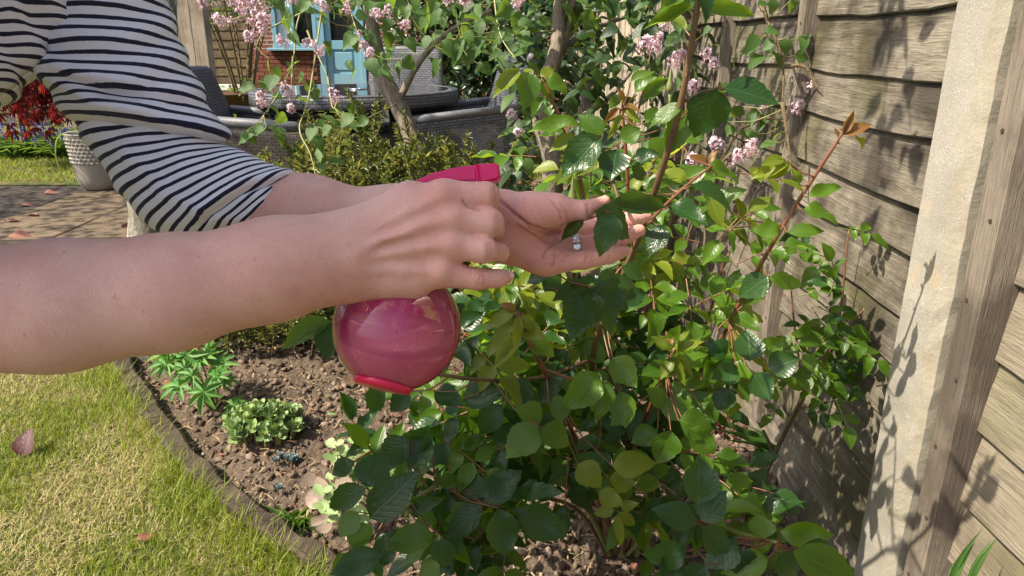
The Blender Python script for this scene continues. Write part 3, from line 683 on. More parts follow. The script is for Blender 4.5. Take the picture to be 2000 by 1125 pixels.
# lawn
pts = [(-9, -4), (-.30, -4), (.16, .6)]+[(p.x, p.y) for p in EDGE[::-1]]+[(-1.0, 3.3), (-9, 3.3)]
me = mesh('lawn', [(x, y, 0.0) for x, y in pts], [list(range(len(pts)))], MT['lawn']); tag(obj('lawn', me), 'patchy green and straw coloured lawn', kind='structure')
me = mesh('lawn', [(-14, 5.5, .012), (-1.0, 5.5, .012), (.62, 5.5, .012), (.62, 14.2, 0), (-14, 14.2, 0)], [[0, 1, 2, 3, 4]], MT['lawn']); tag(obj('lawn', me), 'farther lawn between the patio and the house', kind='structure')
# flower bed: displaced soil right of the edging
def edge_x(y):
    ys = [p.y for p in EDGE][::-1]; xs = [p.x for p in EDGE][::-1]; return np.interp(y, ys, xs)
ny, nx = 300, 260; ys = np.linspace(.35, 3.15, ny); g = np.linspace(0, 1, nx)
YY, GG = np.meshgrid(ys, g, indexing='ij'); X0 = edge_x(YY)+.02; XX = X0+(.70-X0)*GG
ZZ = -.028+.045*np.clip(GG*5, 0, 1)+.030*(hnoise(XX, YY, 5, 1)-.4)+.022*(hnoise(XX, YY, 17, 2)-.5)+.016*(hnoise(XX, YY, 48, 3)-.5)+.008*(hnoise(XX, YY, 110, 4)-.5)
def soil_z(x, y): 
    g_ = np.clip((x-edge_x(y)-.02)/(.70-edge_x(y)-.02), 0, 1)
    return -.028+.045*np.clip(g_*5, 0, 1)+.030*(hnoise(x, y, 5, 1)-.4)+.022*(hnoise(x, y, 17, 2)-.5)+.016*(hnoise(x, y, 48, 3)-.5)+.008*(hnoise(x, y, 110, 4)-.5)
idx = np.arange(ny*nx).reshape(ny, nx); q = np.stack([idx[:-1, :-1], idx[:-1, 1:], idx[1:, 1:], idx[1:, :-1]], -1).reshape(-1, 4)
tag(obj('flower_bed', fast_mesh('flower_bed', np.stack([XX, YY, ZZ], -1).reshape(-1, 3), q, MT['soil'], True)), 'crumbly brown soil of the flower bed', kind='structure')
# clods and grit: far too many to count
def blob_base():
    t = (1+5**.5)/2; v = np.array([(-1, t, 0), (1, t, 0), (-1, -t, 0), (1, -t, 0), (0, -1, t), (0, 1, t), (0, -1, -t), (0, 1, -t), (t, 0, -1), (t, 0, 1), (-t, 0, -1), (-t, 0, 1)], float); v /= np.linalg.norm(v[0])
    f = np.array([(0, 11, 5), (0, 5, 1), (0, 1, 7), (0, 7, 10), (0, 10, 11), (1, 5, 9), (5, 11, 4), (11, 10, 2), (10, 7, 6), (7, 1, 8), (3, 9, 4), (3, 4, 2), (3, 2, 6), (3, 6, 8), (3, 8, 9), (4, 9, 5), (2, 4, 11), (6, 2, 10), (8, 6, 7), (9, 8, 1)]); return v, f
IV, IF = blob_base()
def clods(n, smin_, smax, name, mats, label, yr=(1.0, 3.1), seed=1, p=3.0):
    r = np.random.RandomState(seed); y = r.uniform(yr[0], yr[1], n); x0 = edge_x(y)+.03; x = x0+(.64-x0)*r.rand(n)
    s = smin_+(smax-smin_)*r.rand(n)**p; z = soil_z(x, y)+s*.25
    v = IV[None]*(1+.9*(r.rand(n, 12, 1)-.5))*s[:, None, None]*(.6+.8*r.rand(n, 1, 3)); v += np.stack([x, y, z], -1)[:, None, :]
    f = IF[None]+12*np.arange(n)[:, None, None]; return tag(obj(name, fast_mesh(name, v.reshape(-1, 3), f.reshape(-1, 3), mats)), label, kind='stuff')
def grit_mat(name, stops, rough=.95):
    t = NT(name); isl = t.n('NewGeometry').outputs['Random Per Island']; c = t.ramp(isl, stops); n = t.noise(t.tc(), 160, 3); t.bsdf(color=t.mix(t.math('MULTIPLY', n, .4), c, (.05, .035, .025)), rough=rough, spec=.25, normal=t.bump(n, .6, .006)); return t.m
MT['clod'] = grit_mat('soil crumbs', [(0, (.085, .058, .040)), (.5, (.16, .112, .080)), (1, (.29, .215, .160))])
MT['grit'] = grit_mat('grit', [(0, (.20, .15, .10)), (.5, (.36, .28, .20)), (.8, (.30, .14, .07)), (1, (.52, .46, .38))], .7)
clods(24000, .0011, .011, 'soil_crumbs', MT['clod'], 'loose soil crumbs over the flower bed', seed=2, p=5.0)
clods(900, .002, .009, 'gravel', MT['grit'], 'small gravel and grit scattered in the soil', seed=3, p=2)
# straw and stalk litter on the soil
def litter(n, seed, x0f, x1, yr, zf, L, name, mats, label):
    r = np.random.RandomState(seed); y = r.uniform(*yr, n); xa = x0f(y); x = xa+(x1-xa)*r.rand(n); z = zf(x, y)+.006
    a = r.uniform(0, 2*math.pi, n); l = L*(.4+r.rand(n)); w = .0009+.0012*r.rand(n); d = np.stack([np.cos(a)*l, np.sin(a)*l, (r.rand(n)-.4)*.012], -1); s = np.stack([-np.sin(a)*w, np.cos(a)*w, 0*w], -1)
    c = np.stack([x, y, z], -1); up_ = np.array([0, 0, .0012]); v = np.stack([c-d/2-s, c-d/2+s, c+up_*3+s*1.2, c+up_*3-s*1.2, c+d/2+s*.5, c+d/2-s*.5], 1)
    b_ = 6*np.arange(n)[:, None]; f = np.concatenate([b_+np.array([[0, 1, 2, 3]]), b_+np.array([[3, 2, 4, 5]])]); return tag(obj(name, fast_mesh(name, v.reshape(-1, 3), f, mats)), label, kind='stuff')
MT['straw'] = grit_mat('straw', [(0, (.30, .22, .12)), (.5, (.42, .33, .19)), (1, (.20, .13, .08))])
litter(1500, 5, lambda y: edge_x(y)+.03, .6, (1.0, 3.1), soil_z, .035, 'straw_litter', MT['straw'], 'dry stalks and straw littering the soil')
# stones one can pick out
MT['pebble'] = stone_mat('pebble', (.28, .21, .15), (.42, .34, .26), (.16, .10, .07), 30)
MT['terra'] = stone_mat('terracotta', (.36, .13, .065), (.46, .19, .10), (.22, .10, .06), 25)
for i, (x, y, s, m, lab) in enumerate([(1437, 968, 13, 'pebble', 'broken tan stone on soil near the fence foot'), (1462, 942, 7, 'terra', 'small orange pebble near the fence foot'), (1438, 868, 12, 'pebble', 'rounded brown stone below the fence side rose'),
        (327, 742, 13, 'terra', 'red brick fragment behind the lupin stems'), (300, 738, 9, 'pebble', 'pale stone in front of red brick fragment by lupin'), (940, 860, 7, 'pebble', 'grey pebble between the pale oval leaved plant and rose'),
        (665, 838, 8, 'pebble', 'smooth tan pebble on soil right of the sedum'), (527, 1016, 9, 'terra', 'small brick chip beside the grass tuft in the soil'), (556, 738, 7, 'pebble', 'pale pebble on soil behind the sedum')]):
    P = gnd(x, y); v = IV*np.array([1, .8, .65]); me = mesh('stone', v*(1+.25*(np.random.RandomState(i).rand(12, 1)-.5)), IF.tolist(), MT[m]); o = obj('stone', me); o.location = (P.x, P.y, float(soil_z(P.x, P.y))+.004); o.scale = (s*P.y/1400,)*3; o.rotation_euler = (0, 0, i*1.3)
    sd = o.modifiers.new('sub', 'SUBSURF'); sd.levels = 1; sd.render_levels = 2
    tag(o, lab, 'stone', 'stones in the flower bed')
# timber edging: three boards following the curve
def wood_mat(name, a, b, dark, algae=None, axis=1, sc=1.0, var=.35):
    t = NT(name); o = t.tc(); s = [62*sc, 62*sc, 62*sc]; s[axis] = 3.6*sc; oi = t.n('ObjectInfo').outputs['Random']
    off = t.n('CombineXYZ', {0: t.math('MULTIPLY', oi, 13.0), 1: t.math('MULTIPLY', oi, 7.0), 2: t.math('MULTIPLY', oi, 5.0)}); vec = t.n('VectorMath', {0: o, 1: off.outputs[0]}, operation='ADD').outputs[0]
    g = t.noise(t.mapping(vec, s), 1.6, 7, .68, .8); g2 = t.noise(t.mapping(vec, [x*3.5 for x in s]), 2.0, 4, .7); bl = t.noise(vec, 5.5*sc, 4, .6)
    c = t.mix(t.ramp(g, [(.3, 0.0), (.66, 1.0)]), a, b); c = t.mix(t.ramp(g2, [(.52, 0.0), (.72, .7)]), c, dark)
    c = t.mix(t.ramp(bl, [(.44, 0.0), (.62, .88)]), c, dark); c = t.mix(t.math('MULTIPLY', oi, var), c, [x*.62 for x in a])
    if algae is not None: c = t.mix(t.ramp(t.noise(vec, 3.0*sc, 4, .7), [(.50, 0.0), (.68, .7)]), c, algae)
    kd = t.n('TexVoronoi', {'Vector': t.mapping(vec, [3.2*sc if k != axis else 1.5*sc for k in range(3)]), 'Scale': 1.6, 'Randomness': 1.0}).outputs[0]
    kn = t.ramp(kd, [(.035, 1.0), (.075, 0.0)]); c = t.mix(t.math('MULTIPLY', kn, .8), c, [x*.7 for x in dark]); c = t.mix(t.ramp(t.noise(t.mapping(vec, [x*.35 for x in s]), 2.0, 5, .7), [(.52, 0.0), (.64, .55)]), c, [x*.8 for x in dark])
    h = t.math('SUBTRACT', t.math('ADD', g, t.math('MULTIPLY', g2, .7)), kn); t.bsdf(color=c, rough=.85, spec=.25, normal=t.bump(h, .75, .006)); return t.m
MT['fence_wood'] = wood_mat('weathered fence board', (.150, .126, .096), (.310, .272, .212), (.038, .030, .023), (.12, .112, .048), 1)
MT['fence_new'] = wood_mat('sun bleached fence board', (.22, .188, .138), (.345, .300, .225), (.12, .092, .065), (.19, .18, .09), 1)
MT['batten'] = wood_mat('fence batten', (.19, .155, .12), (.32, .275, .22), (.09, .07, .055), None, 2)
MT['edge_wood'] = wood_mat('edging timber', (.070, .050, .034), (.135, .102, .074), (.035, .025, .018), (.07, .07, .03), 1)
MT['pale_wood'] = wood_mat('pale upright board', (.42, .36, .27), (.56, .49, .385), (.24, .19, .14), None, 2)
MT['brown_fence'] = wood_mat('brown lap board', (.15, .105, .062), (.25, .18, .11), (.07, .05, .032), (.20, .17, .05), 0)
MT['shed_wood'] = wood_mat('pale shed board', (.36, .295, .22), (.46, .385, .295), (.22, .165, .12), None, 2, .6)
ed = thing('lawn_edging', 'low weathered timber edging between the lawn and flower bed', 'edging', (EDGE[0].x, EDGE[0].y, 0))
ne = len(EDGE); cuts = [0, int(ne*.36), int(ne*.62), ne-1]
for a, c in zip(cuts[:-1], cuts[1:]):
    seg = EDGE[a:c+1]; m = MB(); v = []; n = len(seg)
    for i, p in enumerate(seg):
        t = (seg[min(i+1, n-1)]-seg[max(i-1, 0)]).normalized(); s = Vector((t.y, -t.x, 0)); s = -s if s.x < 0 else s
        zt = .028+.006*math.sin(i*1.7+a); w0, w1 = -.006+.004*math.sin(i*2.1), .052+.005*math.sin(i*1.3)
        if i == 0: p = p+t*.006
        if i == n-1: p = p-t*.006
        for (o_, z) in ((w0, -.05), (w0, zt-.006), (w0+.008, zt), (w1-.008, zt-.002), (w1, zt-.010), (w1, -.05)): v.append(p+s*o_+Vector((0, 0, z)))
    f = [[i*6+k, i*6+k+1, (i+1)*6+k+1, (i+1)*6+k] for i in range(n-1) for k in range(5)]+[[5, 4, 3, 2, 1, 0], [(n-1)*6+k for k in range(6)]]
    o = obj('board', mesh('board', [q-Vector(ed.location) for q in v], f, MT['edge_wood']), ed)
# patio slabs
pat = tag(obj('path', mesh('path', [(-3.05, 2.98, .004), (.5, 2.98, .004), (.5, 5.62, .004), (-3.05, 5.62, .004)], [[0, 1, 2, 3]], MT['soil'])), 'bedding under the patio paving', kind='structure')
tag(obj('soil_strip', mesh('soil_strip', [(-9, 3.28, .006), (-3.06, 3.28, .006), (-3.06, 5.52, .006), (-9, 5.52, .006)], [[0, 1, 2, 3]], MT['dark_soil'])), 'strip of dark soil with leaf litter beside the paving', kind='structure')
xs = [-3.05]; r = random.Random(4)
while xs[-1] < .45: xs.append(xs[-1]+.56)
for i in range(len(xs)-1):
    y = 3.0-r.random()*.3*(i % 2)
    while y < 5.58:
        L = r.choice([.56, .80, .56]); x0, x1, y0, y1 = xs[i]+.007, xs[i+1]-.007, max(y, 2.99)+.007, min(y+L, 5.61)-.007
        if y1-y0 > .1:
            m = MB(); m.box((-(x1-x0)/2, -(y1-y0)/2, 0), ((x1-x0)/2, (y1-y0)/2, .036), None, .006); m.build('slab', MT['slab'], pat, False, ((x0+x1)/2, (y0+y1)/2, .0+r.random()*.006))
        y += L
# ================================================================ garden fence along the bed
def plank_mesh(y0, y1, z0, z1, xt, xb, th, seed, wob=.009, n=26):
    r = np.random.RandomState(seed); ys = np.linspace(y0, y1, n); wv = wob*(2*hnoise(ys*3.1+seed*3.7, ys*0+seed, 1)-1)+wob*.4*(2*hnoise(ys*9+seed, ys*0+seed*2, 1)-1)+(r.rand()-.5)*.012*(ys-y0)/(y1-y0)
    v = []
    for y, w in zip(ys, wv):
        b_ = .0025*math.sin(y*3+seed)
        v += [(xt+b_, y, z1), (xt*.5+xb*.5+b_-.002, y, (z0+z1)/2+w*.5), (xb+b_, y, z0+w+.003), (xb+.003+b_, y, z0+w), (xb+th+b_, y, z0+w+.001), (xt+th+b_, y, z1)]
    f = [[i*6+k, i*6+(k+1) % 6, (i+1)*6+(k+1) % 6, (i+1)*6+k] for i in range(n-1) for k in range(6)]+[[5, 4, 3, 2, 1, 0], [(n-1)*6+k for k in range(6)]]
    v = np.array(v); c = np.array([(xt+xb)/2, (y0+y1)/2, (z0+z1)/2]); return v-c, f, c
XF = .655; MT['nail_head'] = plain('rusty nail head', (.05, .03, .022), .7)
def lap_panel(label, y0, y1, zs, battens, mat, seed, frontx=XF):
    t = thing("lap_fence", label, 'fence panel', (frontx, (y0+y1)/2, zs[0]), 0, 'lap fence panels')
    for i in range(len(zs)-1):
        v, f, c = plank_mesh(y0+.004, y1-.004, zs[i], zs[i+1]+.022, frontx+.017, frontx+.001, .009, seed+i)
        o = obj('plank', mesh('plank', v, f, mat), t); o.location = Vector(c)-Vector(t.location)
    for yb, w, pr in battens:
        m = MB(); m.box((-pr, -w/2, -.0), (.030, w/2, zs[-1]-zs[0]+.03), None, .003); m.cur = 1; [m.tube([(-pr-.0015, (k % 2-.5)*w*.3, .06+k*.115), (-pr+.004, (k % 2-.5)*w*.3, .06+k*.115)], .0032, 7) for k in range(14)]; o = m.build('batten', [MT['batten'], MT['nail_head']], t); o.location = (-.004, yb-t.location.y, 0)
    v, f, c = plank_mesh(y0+.004, y1-.004, .0, zs[0]+.012, frontx+.002, frontx-.012, .02, seed+50, .004)
    o = obj('gravel_board', mesh('gravel_board', v, f, mat), t); o.location = Vector(c)-Vector(t.location)
    return t
zs1 = [.105, .205, .315, .42, .515, .61, .705, .785, .895, .99, 1.10, 1.21, 1.32, 1.43, 1.54, 1.65]
zs2 = [.075, .19, .30, .41, .52, .63, .74, .85, .96, 1.07, 1.18, 1.29, 1.40, 1.51, 1.62]
lap_panel('weathered waney lap fence panel behind the roses, next to the concrete post', 1.090, 2.90, zs1, [(1.71, .036, .018), (2.33, .036, .018), (2.875, .04, .018)], MT['fence_wood'], 100)
lap_panel('paler lap fence panel at the edge, nearer side of the concrete post', -.86, .975, zs2, [(.945, .046, .030), (.3, .036, .018), (-.3, .036, .018)], MT['fence_new'], 200, .662)
def concrete():
    t = NT('weathered concrete'); o = t.tc(); n = t.noise(o, 8, 6, .65); n2 = t.noise(o, 160, 4, .7); sp = t.noise(o, 420, 2, .5); lk = t.noise(t.mapping(o, (1, 1, .6)), 26, 6, .75, .5)
    c = t.mix(t.ramp(n, [(.3, 0.0), (.7, 1.0)]), (.235, .218, .186), (.345, .322, .278)); c = t.mix(t.ramp(sp, [(.57, 0.0), (.66, .65)]), c, (.20, .165, .125)); c = t.mix(t.ramp(sp, [(.30, .55), (.38, 0.0)]), c, (.66, .62, .55))
    c = t.mix(t.ramp(lk, [(.58, 0.0), (.66, .55)]), c, (.42, .32, .19)); c = t.mix(t.ramp(t.noise(o, 19, 6, .75), [(.64, 0.0), (.69, .5)]), c, (.42, .45, .38))
    ye = t.n('SeparateXYZ', {0: o}).outputs[1]; em = t.ramp(t.math('ADD', t.math('MULTIPLY', ye, -7.0), t.math('MULTIPLY', t.noise(t.mapping(o, (1, 1, .35)), 45, 6, .8), 1.3)), [(.78, 0.0), (1.0, .8)]); c = t.mix(em, c, t.mix(t.noise(o, 70, 4, .7), (.20, .15, .09), (.38, .37, .30)))
    pit = t.n('TexVoronoi', {'Vector': o, 'Scale': 190.0}).outputs[0]
    t.bsdf(color=c, rough=.92, spec=.25, normal=t.bump(t.math('ADD', n2, t.math('MULTIPLY', t.math('MINIMUM', pit, .35), .8)), .30, .003)); return t.m
MT['concrete'] = concrete()
def conc_post(label, y0, y1, h, x0=.612):
    t = thing('fence_post', label, 'fence post', (x0+.05, (y0+y1)/2, -.02), 0, 'concrete fence posts'); m = MB(); hw = (y1-y0)/2; n = 60; r = np.random.RandomState(int(y0*10)); v = []; ring = [(-.05, -hw+.014), (-.036, -hw), (.0, -hw), (.0, -hw+.03), (.02, -hw+.03), (.02, -hw), (.05, -hw), (.05, hw), (.02, hw), (.02, hw-.03), (0, hw-.03), (0, hw), (-.043, hw), (-.05, hw-.007)]
    for i in range(n):
        for k, (x, y) in enumerate(ring):
            j = (.0012 if k not in (0, 1) else .0028); v.append((x+j*(r.rand()-.5), y+j*(r.rand()-.5), h*i/(n-1)))
    K = len(ring); f = [[i*K+k, i*K+(k+1) % K, (i+1)*K+(k+1) % K, (i+1)*K+k] for i in range(n-1) for k in range(K)]+[[(n-1)*K+k for k in range(K)]]
    obj('shaft', mesh('shaft', v, f, MT['concrete']), t); m.box((-.052, -hw-.002, h), (.052, hw+.002, h+.03), None, .012); m.build('cap', MT['concrete'], t); return t
conc_post('pale speckled concrete fence post between the two lap panels', .982, 1.086, 1.78)
conc_post('concrete fence post behind the lilac, at the far end of the lap panel', 2.905, 3.005, 1.78)
# pale upright boards farther on
pf = thing('board_fence', 'pale upright board fence glimpsed behind the lilac branches', 'fence', (.66, 6.0, 0))
m = MB(); m.box((-.06, -.004, -.0), (.06, .010, 1.75), None, .003); bm_ = mesh('upright_board', m.v, m.f, MT['pale_wood'])
for i in range(46): obj('upright_board', bm_, pf, (0+.006*(i % 2), 3.09+i*.125-6.0, .02), (0, 0, -math.pi/2+.0), (1, 1, 1+.01*math.sin(i*3)))
for z in (.4, 1.4): m = MB(); m.box((.016, -2.95, z-.04), (.05, 2.8, z+.04)); m.build('rail', MT['pale_wood'], pf)
# ================================================================ house
HY = 14.6
def hx_(px, py=140): return at_y(px, py, HY)
def brick_mat():
    t = NT('red brick'); oi = t.n('ObjectInfo').outputs['Random']; n = t.noise(t.tc(), 30, 5, .7)
    c = t.ramp(oi, [(0, (.13, .042, .024)), (.5, (.19, .064, .036)), (1, (.25, .092, .052))]); t.bsdf(color=t.mix(t.math('MULTIPLY', n, .5), c, (.15, .05, .03)), rough=.9, normal=t.bump(n, .5, .01)); return t.m
MT['brick'] = brick_mat(); MT['mortar'] = plain('mortar', (.36, .30, .24), .95, .3, 60)
def brick_wall():
    t = NT('brickwork'); b_ = t.n('TexBrick', {'Vector': t.mapping(t.tc(), (1, 1, 1), (0, 0, 0), (math.pi/2, 0, 0)), 'Color1': (.20, .068, .038, 1), 'Color2': (.14, .045, .025, 1), 'Mortar': (.36, .30, .24, 1), 'Scale': 1.0, 'Mortar Size': .010, 'Brick Width': .225, 'Row Height': .075})
    t.bsdf(color=b_.outputs[0], rough=.9); return t.m
MT['brickwork'] = brick_wall()
MT['blue_paint'] = plain('pale blue paint', (.19, .38, .47), .42, .05, 25, .06)
MT['white_paint'] = plain('white paint', (.74, .74, .70), .5, .05, 20, .06)
MT['pane'] = NT('dark window glass').bsdf(color=(.012, .014, .016), rough=.04, spec=.8)
MT['roof'] = plain('roof tiles', (.16, .08, .06), .9, .4, 12)
Xl, Xr = hx_(484).x, 3.2; Z0 = hx_(640, 168).z
hs = thing('house', 'red brick house with pale blue door and window beyond the lawn', 'house', ((Xl+Xr)/2, HY, 0)); HO = Vector(hs.location)
wx0, wx1 = hx_(541).x, hx_(626).x; wz0 = hx_(580, 93).z; wz1 = wz0+1.30; dx0 = hx_(627).x; dx1 = hx_(716).x; dz0 = Z0; dz1 = Z0+2.0
m = MB()
def hbox(m, x0, x1, y0, y1, z0, z1, bev=0): m.box((x0-HO.x, y0-HO.y, z0), (x1-HO.x, y1-HO.y, z1), None, bev)
for (a, c, z0, z1) in ((Xl, wx0, -.05, 5), (wx0, wx1, -.05, wz0-.03), (wx0, wx1, wz1, 5), (wx1, dx0, -.05, 5), (dx0, dx1, -.05, dz0-.02), (dx0, dx1, dz1+.06, 5), (dx1, Xr, -.05, 5)):
    if c-a > .02: hbox(m, a, c, HY+.02, HY+.25, z0, z1)
m.build('wall', MT['brickwork'], hs)
m = MB(); hbox(m, Xl, Xr, HY+.25, HY+7, -.05, 5); m.build('rear_volume', MT['brickwork'], hs)
m = MB(); v = [(Xl-.3, HY-.4, 4.95), (Xr+.3, HY-.4, 4.95), (Xr+.3, HY+7.4, 4.95), (Xl-.3, HY+7.4, 4.95), (Xl-.3, HY+3.5, 7.6), (Xr+.3, HY+3.5, 7.6)]; m.add([Vector(q)-Vector((HO.x, HO.y, 0)) for q in v], [[0, 1, 5, 4], [2, 3, 4, 5], [1, 2, 5], [3, 0, 4], [3, 2, 1, 0]]); m.build('roof', MT['roof'], hs)
m = MB(); m.box((-.107, -.05, -.0325), (.107, .018, .0325), None, .004); bme = mesh('brick', m.v, m.f, MT['brick'])
row = 0; z = .06
while z < wz0-.06:
    x = Xl+.11+(.1125 if row % 2 else 0)
    while x < dx0-.11:
        if True: obj('brick', bme, hs, (x-HO.x, HY+.004-HO.y+.002*((row*7+int(x*10)) % 3), z))
        x += .225
    z += .075; row += 1
wd = MB(); fr = .075
hbox(wd, wx0, wx0+fr, HY-.05, HY+.09, wz0, wz1, .006); hbox(wd, wx1-fr, wx1, HY-.05, HY+.09, wz0, wz1, .006); hbox(wd, wx0+fr, wx1-fr, HY-.048, HY+.09, wz0, wz0+fr, .006); hbox(wd, wx0+fr, wx1-fr, HY-.048, HY+.09, wz1-fr, wz1, .006)
xm = (wx0+wx1)/2-.06; hbox(wd, xm, xm+.05, HY-.03, HY+.08, wz0+fr, wz1-fr, .004)
win = wd.build('window', MT['blue_paint'], hs); tag(win, 'blue framed window with pale curtains')
m = MB(); hbox(m, wx0-.10, wx1+.02, HY-.14, HY+.06, wz0-.055, wz0-.004, .008); m.build('sill', MT['blue_paint'], win)
m = MB(); hbox(m, wx0+fr, wx1-fr, HY+.05, HY+.056, wz0+fr, wz1-fr); m.build('pane', MT['pane'], win)
m = MB(); v = []; f = []
for i in range(25):
    x = wx0+fr+.01+(xm-wx0-fr+.03)*i/24; y = HY+.035+.008*math.sin(i*1.6); v += [(x-HO.x, y-HO.y, wz0+fr), (x-HO.x, y-HO.y, wz1-fr)]
f = [[2*i, 2*i+2, 2*i+3, 2*i+1] for i in range(24)]; obj('curtain', mesh('curtain', v, f, MT['white_paint'], True), win)
dr = MB(); hbox(dr, dx0, dx0+.12, HY-.05, HY+.10, dz0, dz1+.06, .006); hbox(dr, dx1-.09, dx1, HY-.05, HY+.10, dz0, dz1+.06, .006); hbox(dr, dx0+.12, dx1-.09, HY-.05, HY+.10, dz1, dz1+.06, .006)
door = dr.build('door', MT['blue_paint'], hs); a0, a1 = dx0+.125, dx1-.095; zg = hx_(650, 79).z
m = MB(); st = .11
hbox(m, a0, a0+st, HY+.0, HY+.05, dz0, dz1-.01, .004); hbox(m, a1-st, a1, HY, HY+.05, dz0, dz1-.01, .004); hbox(m, a0+st, a1-st, HY+.002, HY+.05, dz0, dz0+.24, .004); hbox(m, a0+st, a1-st, HY+.002, HY+.05, zg-.16, zg, .004); hbox(m, a0+st, a1-st, HY+.002, HY+.05, dz1-.13, dz1-.01, .004)
m.build('leaf_frame', MT['blue_paint'], door)
m = MB(); hbox(m, a0+st-.01, a1-st+.01, HY+.028, HY+.045, dz0+.23, zg-.15); hbox(m, a0+st+.05, a1-st-.05, HY+.012, HY+.04, dz0+.29, zg-.21, .012); m.build('panel', MT['blue_paint'], door)
m = MB(); hbox(m, a0+st-.01, a1-st+.01, HY+.03, HY+.036, zg-.01, dz1-.12); m.build('pane', MT['pane'], door)
m = MB(); hbox(m, dx0-.05, dx1+.1, HY-.25, HY+.02, 0, dz0-.004, .01); m.build('step', MT['terra'], hs)
# ================================================================ fences and shed on the far side
def board_fence(label, x0, x1, y, z0, z1, h, mat, posts, seed):
    t = thing('lap_fence', label, 'fence', ((x0+x1)/2, y, 0)); r = random.Random(seed); z = z0; i = 0
    while z < z1:
        m = MB(); hh = h*(1+.1*(r.random()-.5)); m.box((-(x1-x0)/2, -.016, -.01), ((x1-x0)/2, .0, hh+.02)); M = [Matrix.Rotation(R(-5), 4, 'X') @ Vector(p) for p in m.v]; obj('plank', mesh('plank', M, m.f, mat), t, (0, 0, z)); z += hh; i += 1
    for xp in posts: m = MB(); m.box((-.045, -.075, 0), (.045, -.025, z1+.05), None, .006); m.build('post', mat, t, False, (xp-(x0+x1)/2, 0, 0))
    return t
board_fence('dark brown lap fence behind the red maple', -9.5, -4.55, 9.6, .05, 1.75, .13, MT['brown_fence'], [-8.2, -6.35, -4.62], 3)
fb = board_fence('sunlit brown lap fence beside the house', -6.6, at_y(487, 120, 13.0).x, 13.0, .34, 2.1, .15, MT['brown_fence'], [-5.9, -5.25], 4)
m = MB(); m.box((-1.0, -.03, 0), (1.0, .02, .335), None, .01); m.build('gravel_board', MT['white_paint'], fb, False, (-.1, 0, 0))
sx0, sx1, sy = -5.4, at_y(409, 120, 9.0).x, 9.0
sh = thing('garden_shed', 'pale wooden shed with upright boards behind the rattan chair', 'shed', ((sx0+sx1)/2, sy, 0)); nb = 12; wb = (sx1-sx0)/nb
for i in range(nb):
    m = MB(); m.box((-wb/2+.002, -.012, 0), (wb/2-.002, .012, 2.1), None, .004); m.build('upright_board', MT['shed_wood'], sh, False, (sx0+wb*(i+.5)-(sx0+sx1)/2, .002*(i % 2), .05))
m = MB(); m.box((-(sx1-sx0)/2, .016, .05), ((sx1-sx0)/2-.02, .22, 2.14)); m.build('shed_body', MT['shed_wood'], sh)
m = MB(); m.box((-(sx1-sx0)/2-.1, -.12, 2.16), ((sx1-sx0)/2+.03, .35, 2.24), None, .01); m.build('roof', MT['roof'], sh)
# ================================================================ woven garden furniture
def weave_mat(name, a, b):
    t = NT(name); o = t.tc('UV'); br = t.n('TexBrick', {'Vector': o, 'Color1': a, 'Color2': b, 'Mortar': (a[0]*.12, a[1]*.12, a[2]*.12, 1), 'Scale': 1.0, 'Mortar Size': .10, 'Mortar Smooth': .6, 'Brick Width': 1.9, 'Row Height': .9})
    t.bsdf(color=br.outputs[0], rough=.5, spec=.4, normal=t.bump(t.math('SUBTRACT', 1.0, br.outputs[1]), .9, .006)); return t.m
MT['rattan'] = weave_mat('grey woven rattan', (.070, .074, .090, 1), (.115, .120, .138, 1))
MT['rattan_brown'] = weave_mat('dark brown woven rattan', (.055, .045, .040, 1), (.09, .075, .065, 1))
MT['rattan_plain'] = plain('grey rattan binding', (.105, .11, .125), .5, .4, 90, .3)
MT['metal_dark'] = plain('dark metal', (.03, .03, .032), .45, 0, 40)
MT['cushion'] = plain('dark grey cushion', (.05, .05, .055), .9, .2, 120)
def glass_top():
    t = NT('smoked glass table top'); t.bsdf(color=(.05, .052, .055), rough=.05, spec=.7); return t.m
MT['table_glass'] = glass_top()
def sheet(P, nu, nv, th, name, mat, parent, cell=.018):      # P(u,v) -> point; a woven panel with thickness and weave UVs
    v = []; uv = []; f = []
    for i in range(nu+1):
        for j in range(nv+1): v.append(P(i/nu, j/nv))
    L = sum((v[(i+1)*(nv+1)]-v[i*(nv+1)]).length for i in range(nu)); H = sum((v[j+1]-v[j]).length for j in range(nv))
    for i in range(nu+1):
        for j in range(nv+1): uv.append((i/nu*L/cell, j/nv*H/cell))
    for i in range(nu):
        for j in range(nv): f.append([i*(nv+1)+j, (i+1)*(nv+1)+j, (i+1)*(nv+1)+j+1, i*(nv+1)+j+1])
    o = obj(name, mesh(name, v, f, mat, True, uv), parent); s = o.modifiers.new('t', 'SOLIDIFY'); s.thickness = th; s.offset = 0; return o
TC = at(695, 178, 4.35); TR = 197*4.35/FPX; TZ = TC.z
tb = thing('garden_table', 'round grey rattan garden table with smoked glass top', 'table', (TC.x, TC.y, .035))
def cyl(r, h0, h1): return lambda u, v: Vector((r*math.cos(2*math.pi*u), r*math.sin(2*math.pi*u), h0+(h1-h0)*v))
sheet(cyl(TR, TZ-.035-.062, TZ-.035), 72, 3, .014, 'rim', MT['rattan'], tb)
m = MB(); m.lathe([(TR-.045, 0), (TR+.004, 0), (TR+.007, .006), (TR+.004, .012), (TR-.045, .012)], 72, Matrix.Translation((0, 0, TZ-.035)), True); m.build('rim_binding', MT['rattan_plain'], tb, True)
m = MB(); m.lathe([(0, 0), (TR-.05, 0), (TR-.05, .007), (0, .007)], 64, Matrix.Translation((0, 0, TZ-.030)), False); m.build('glass_top', MT['table_glass'], tb)
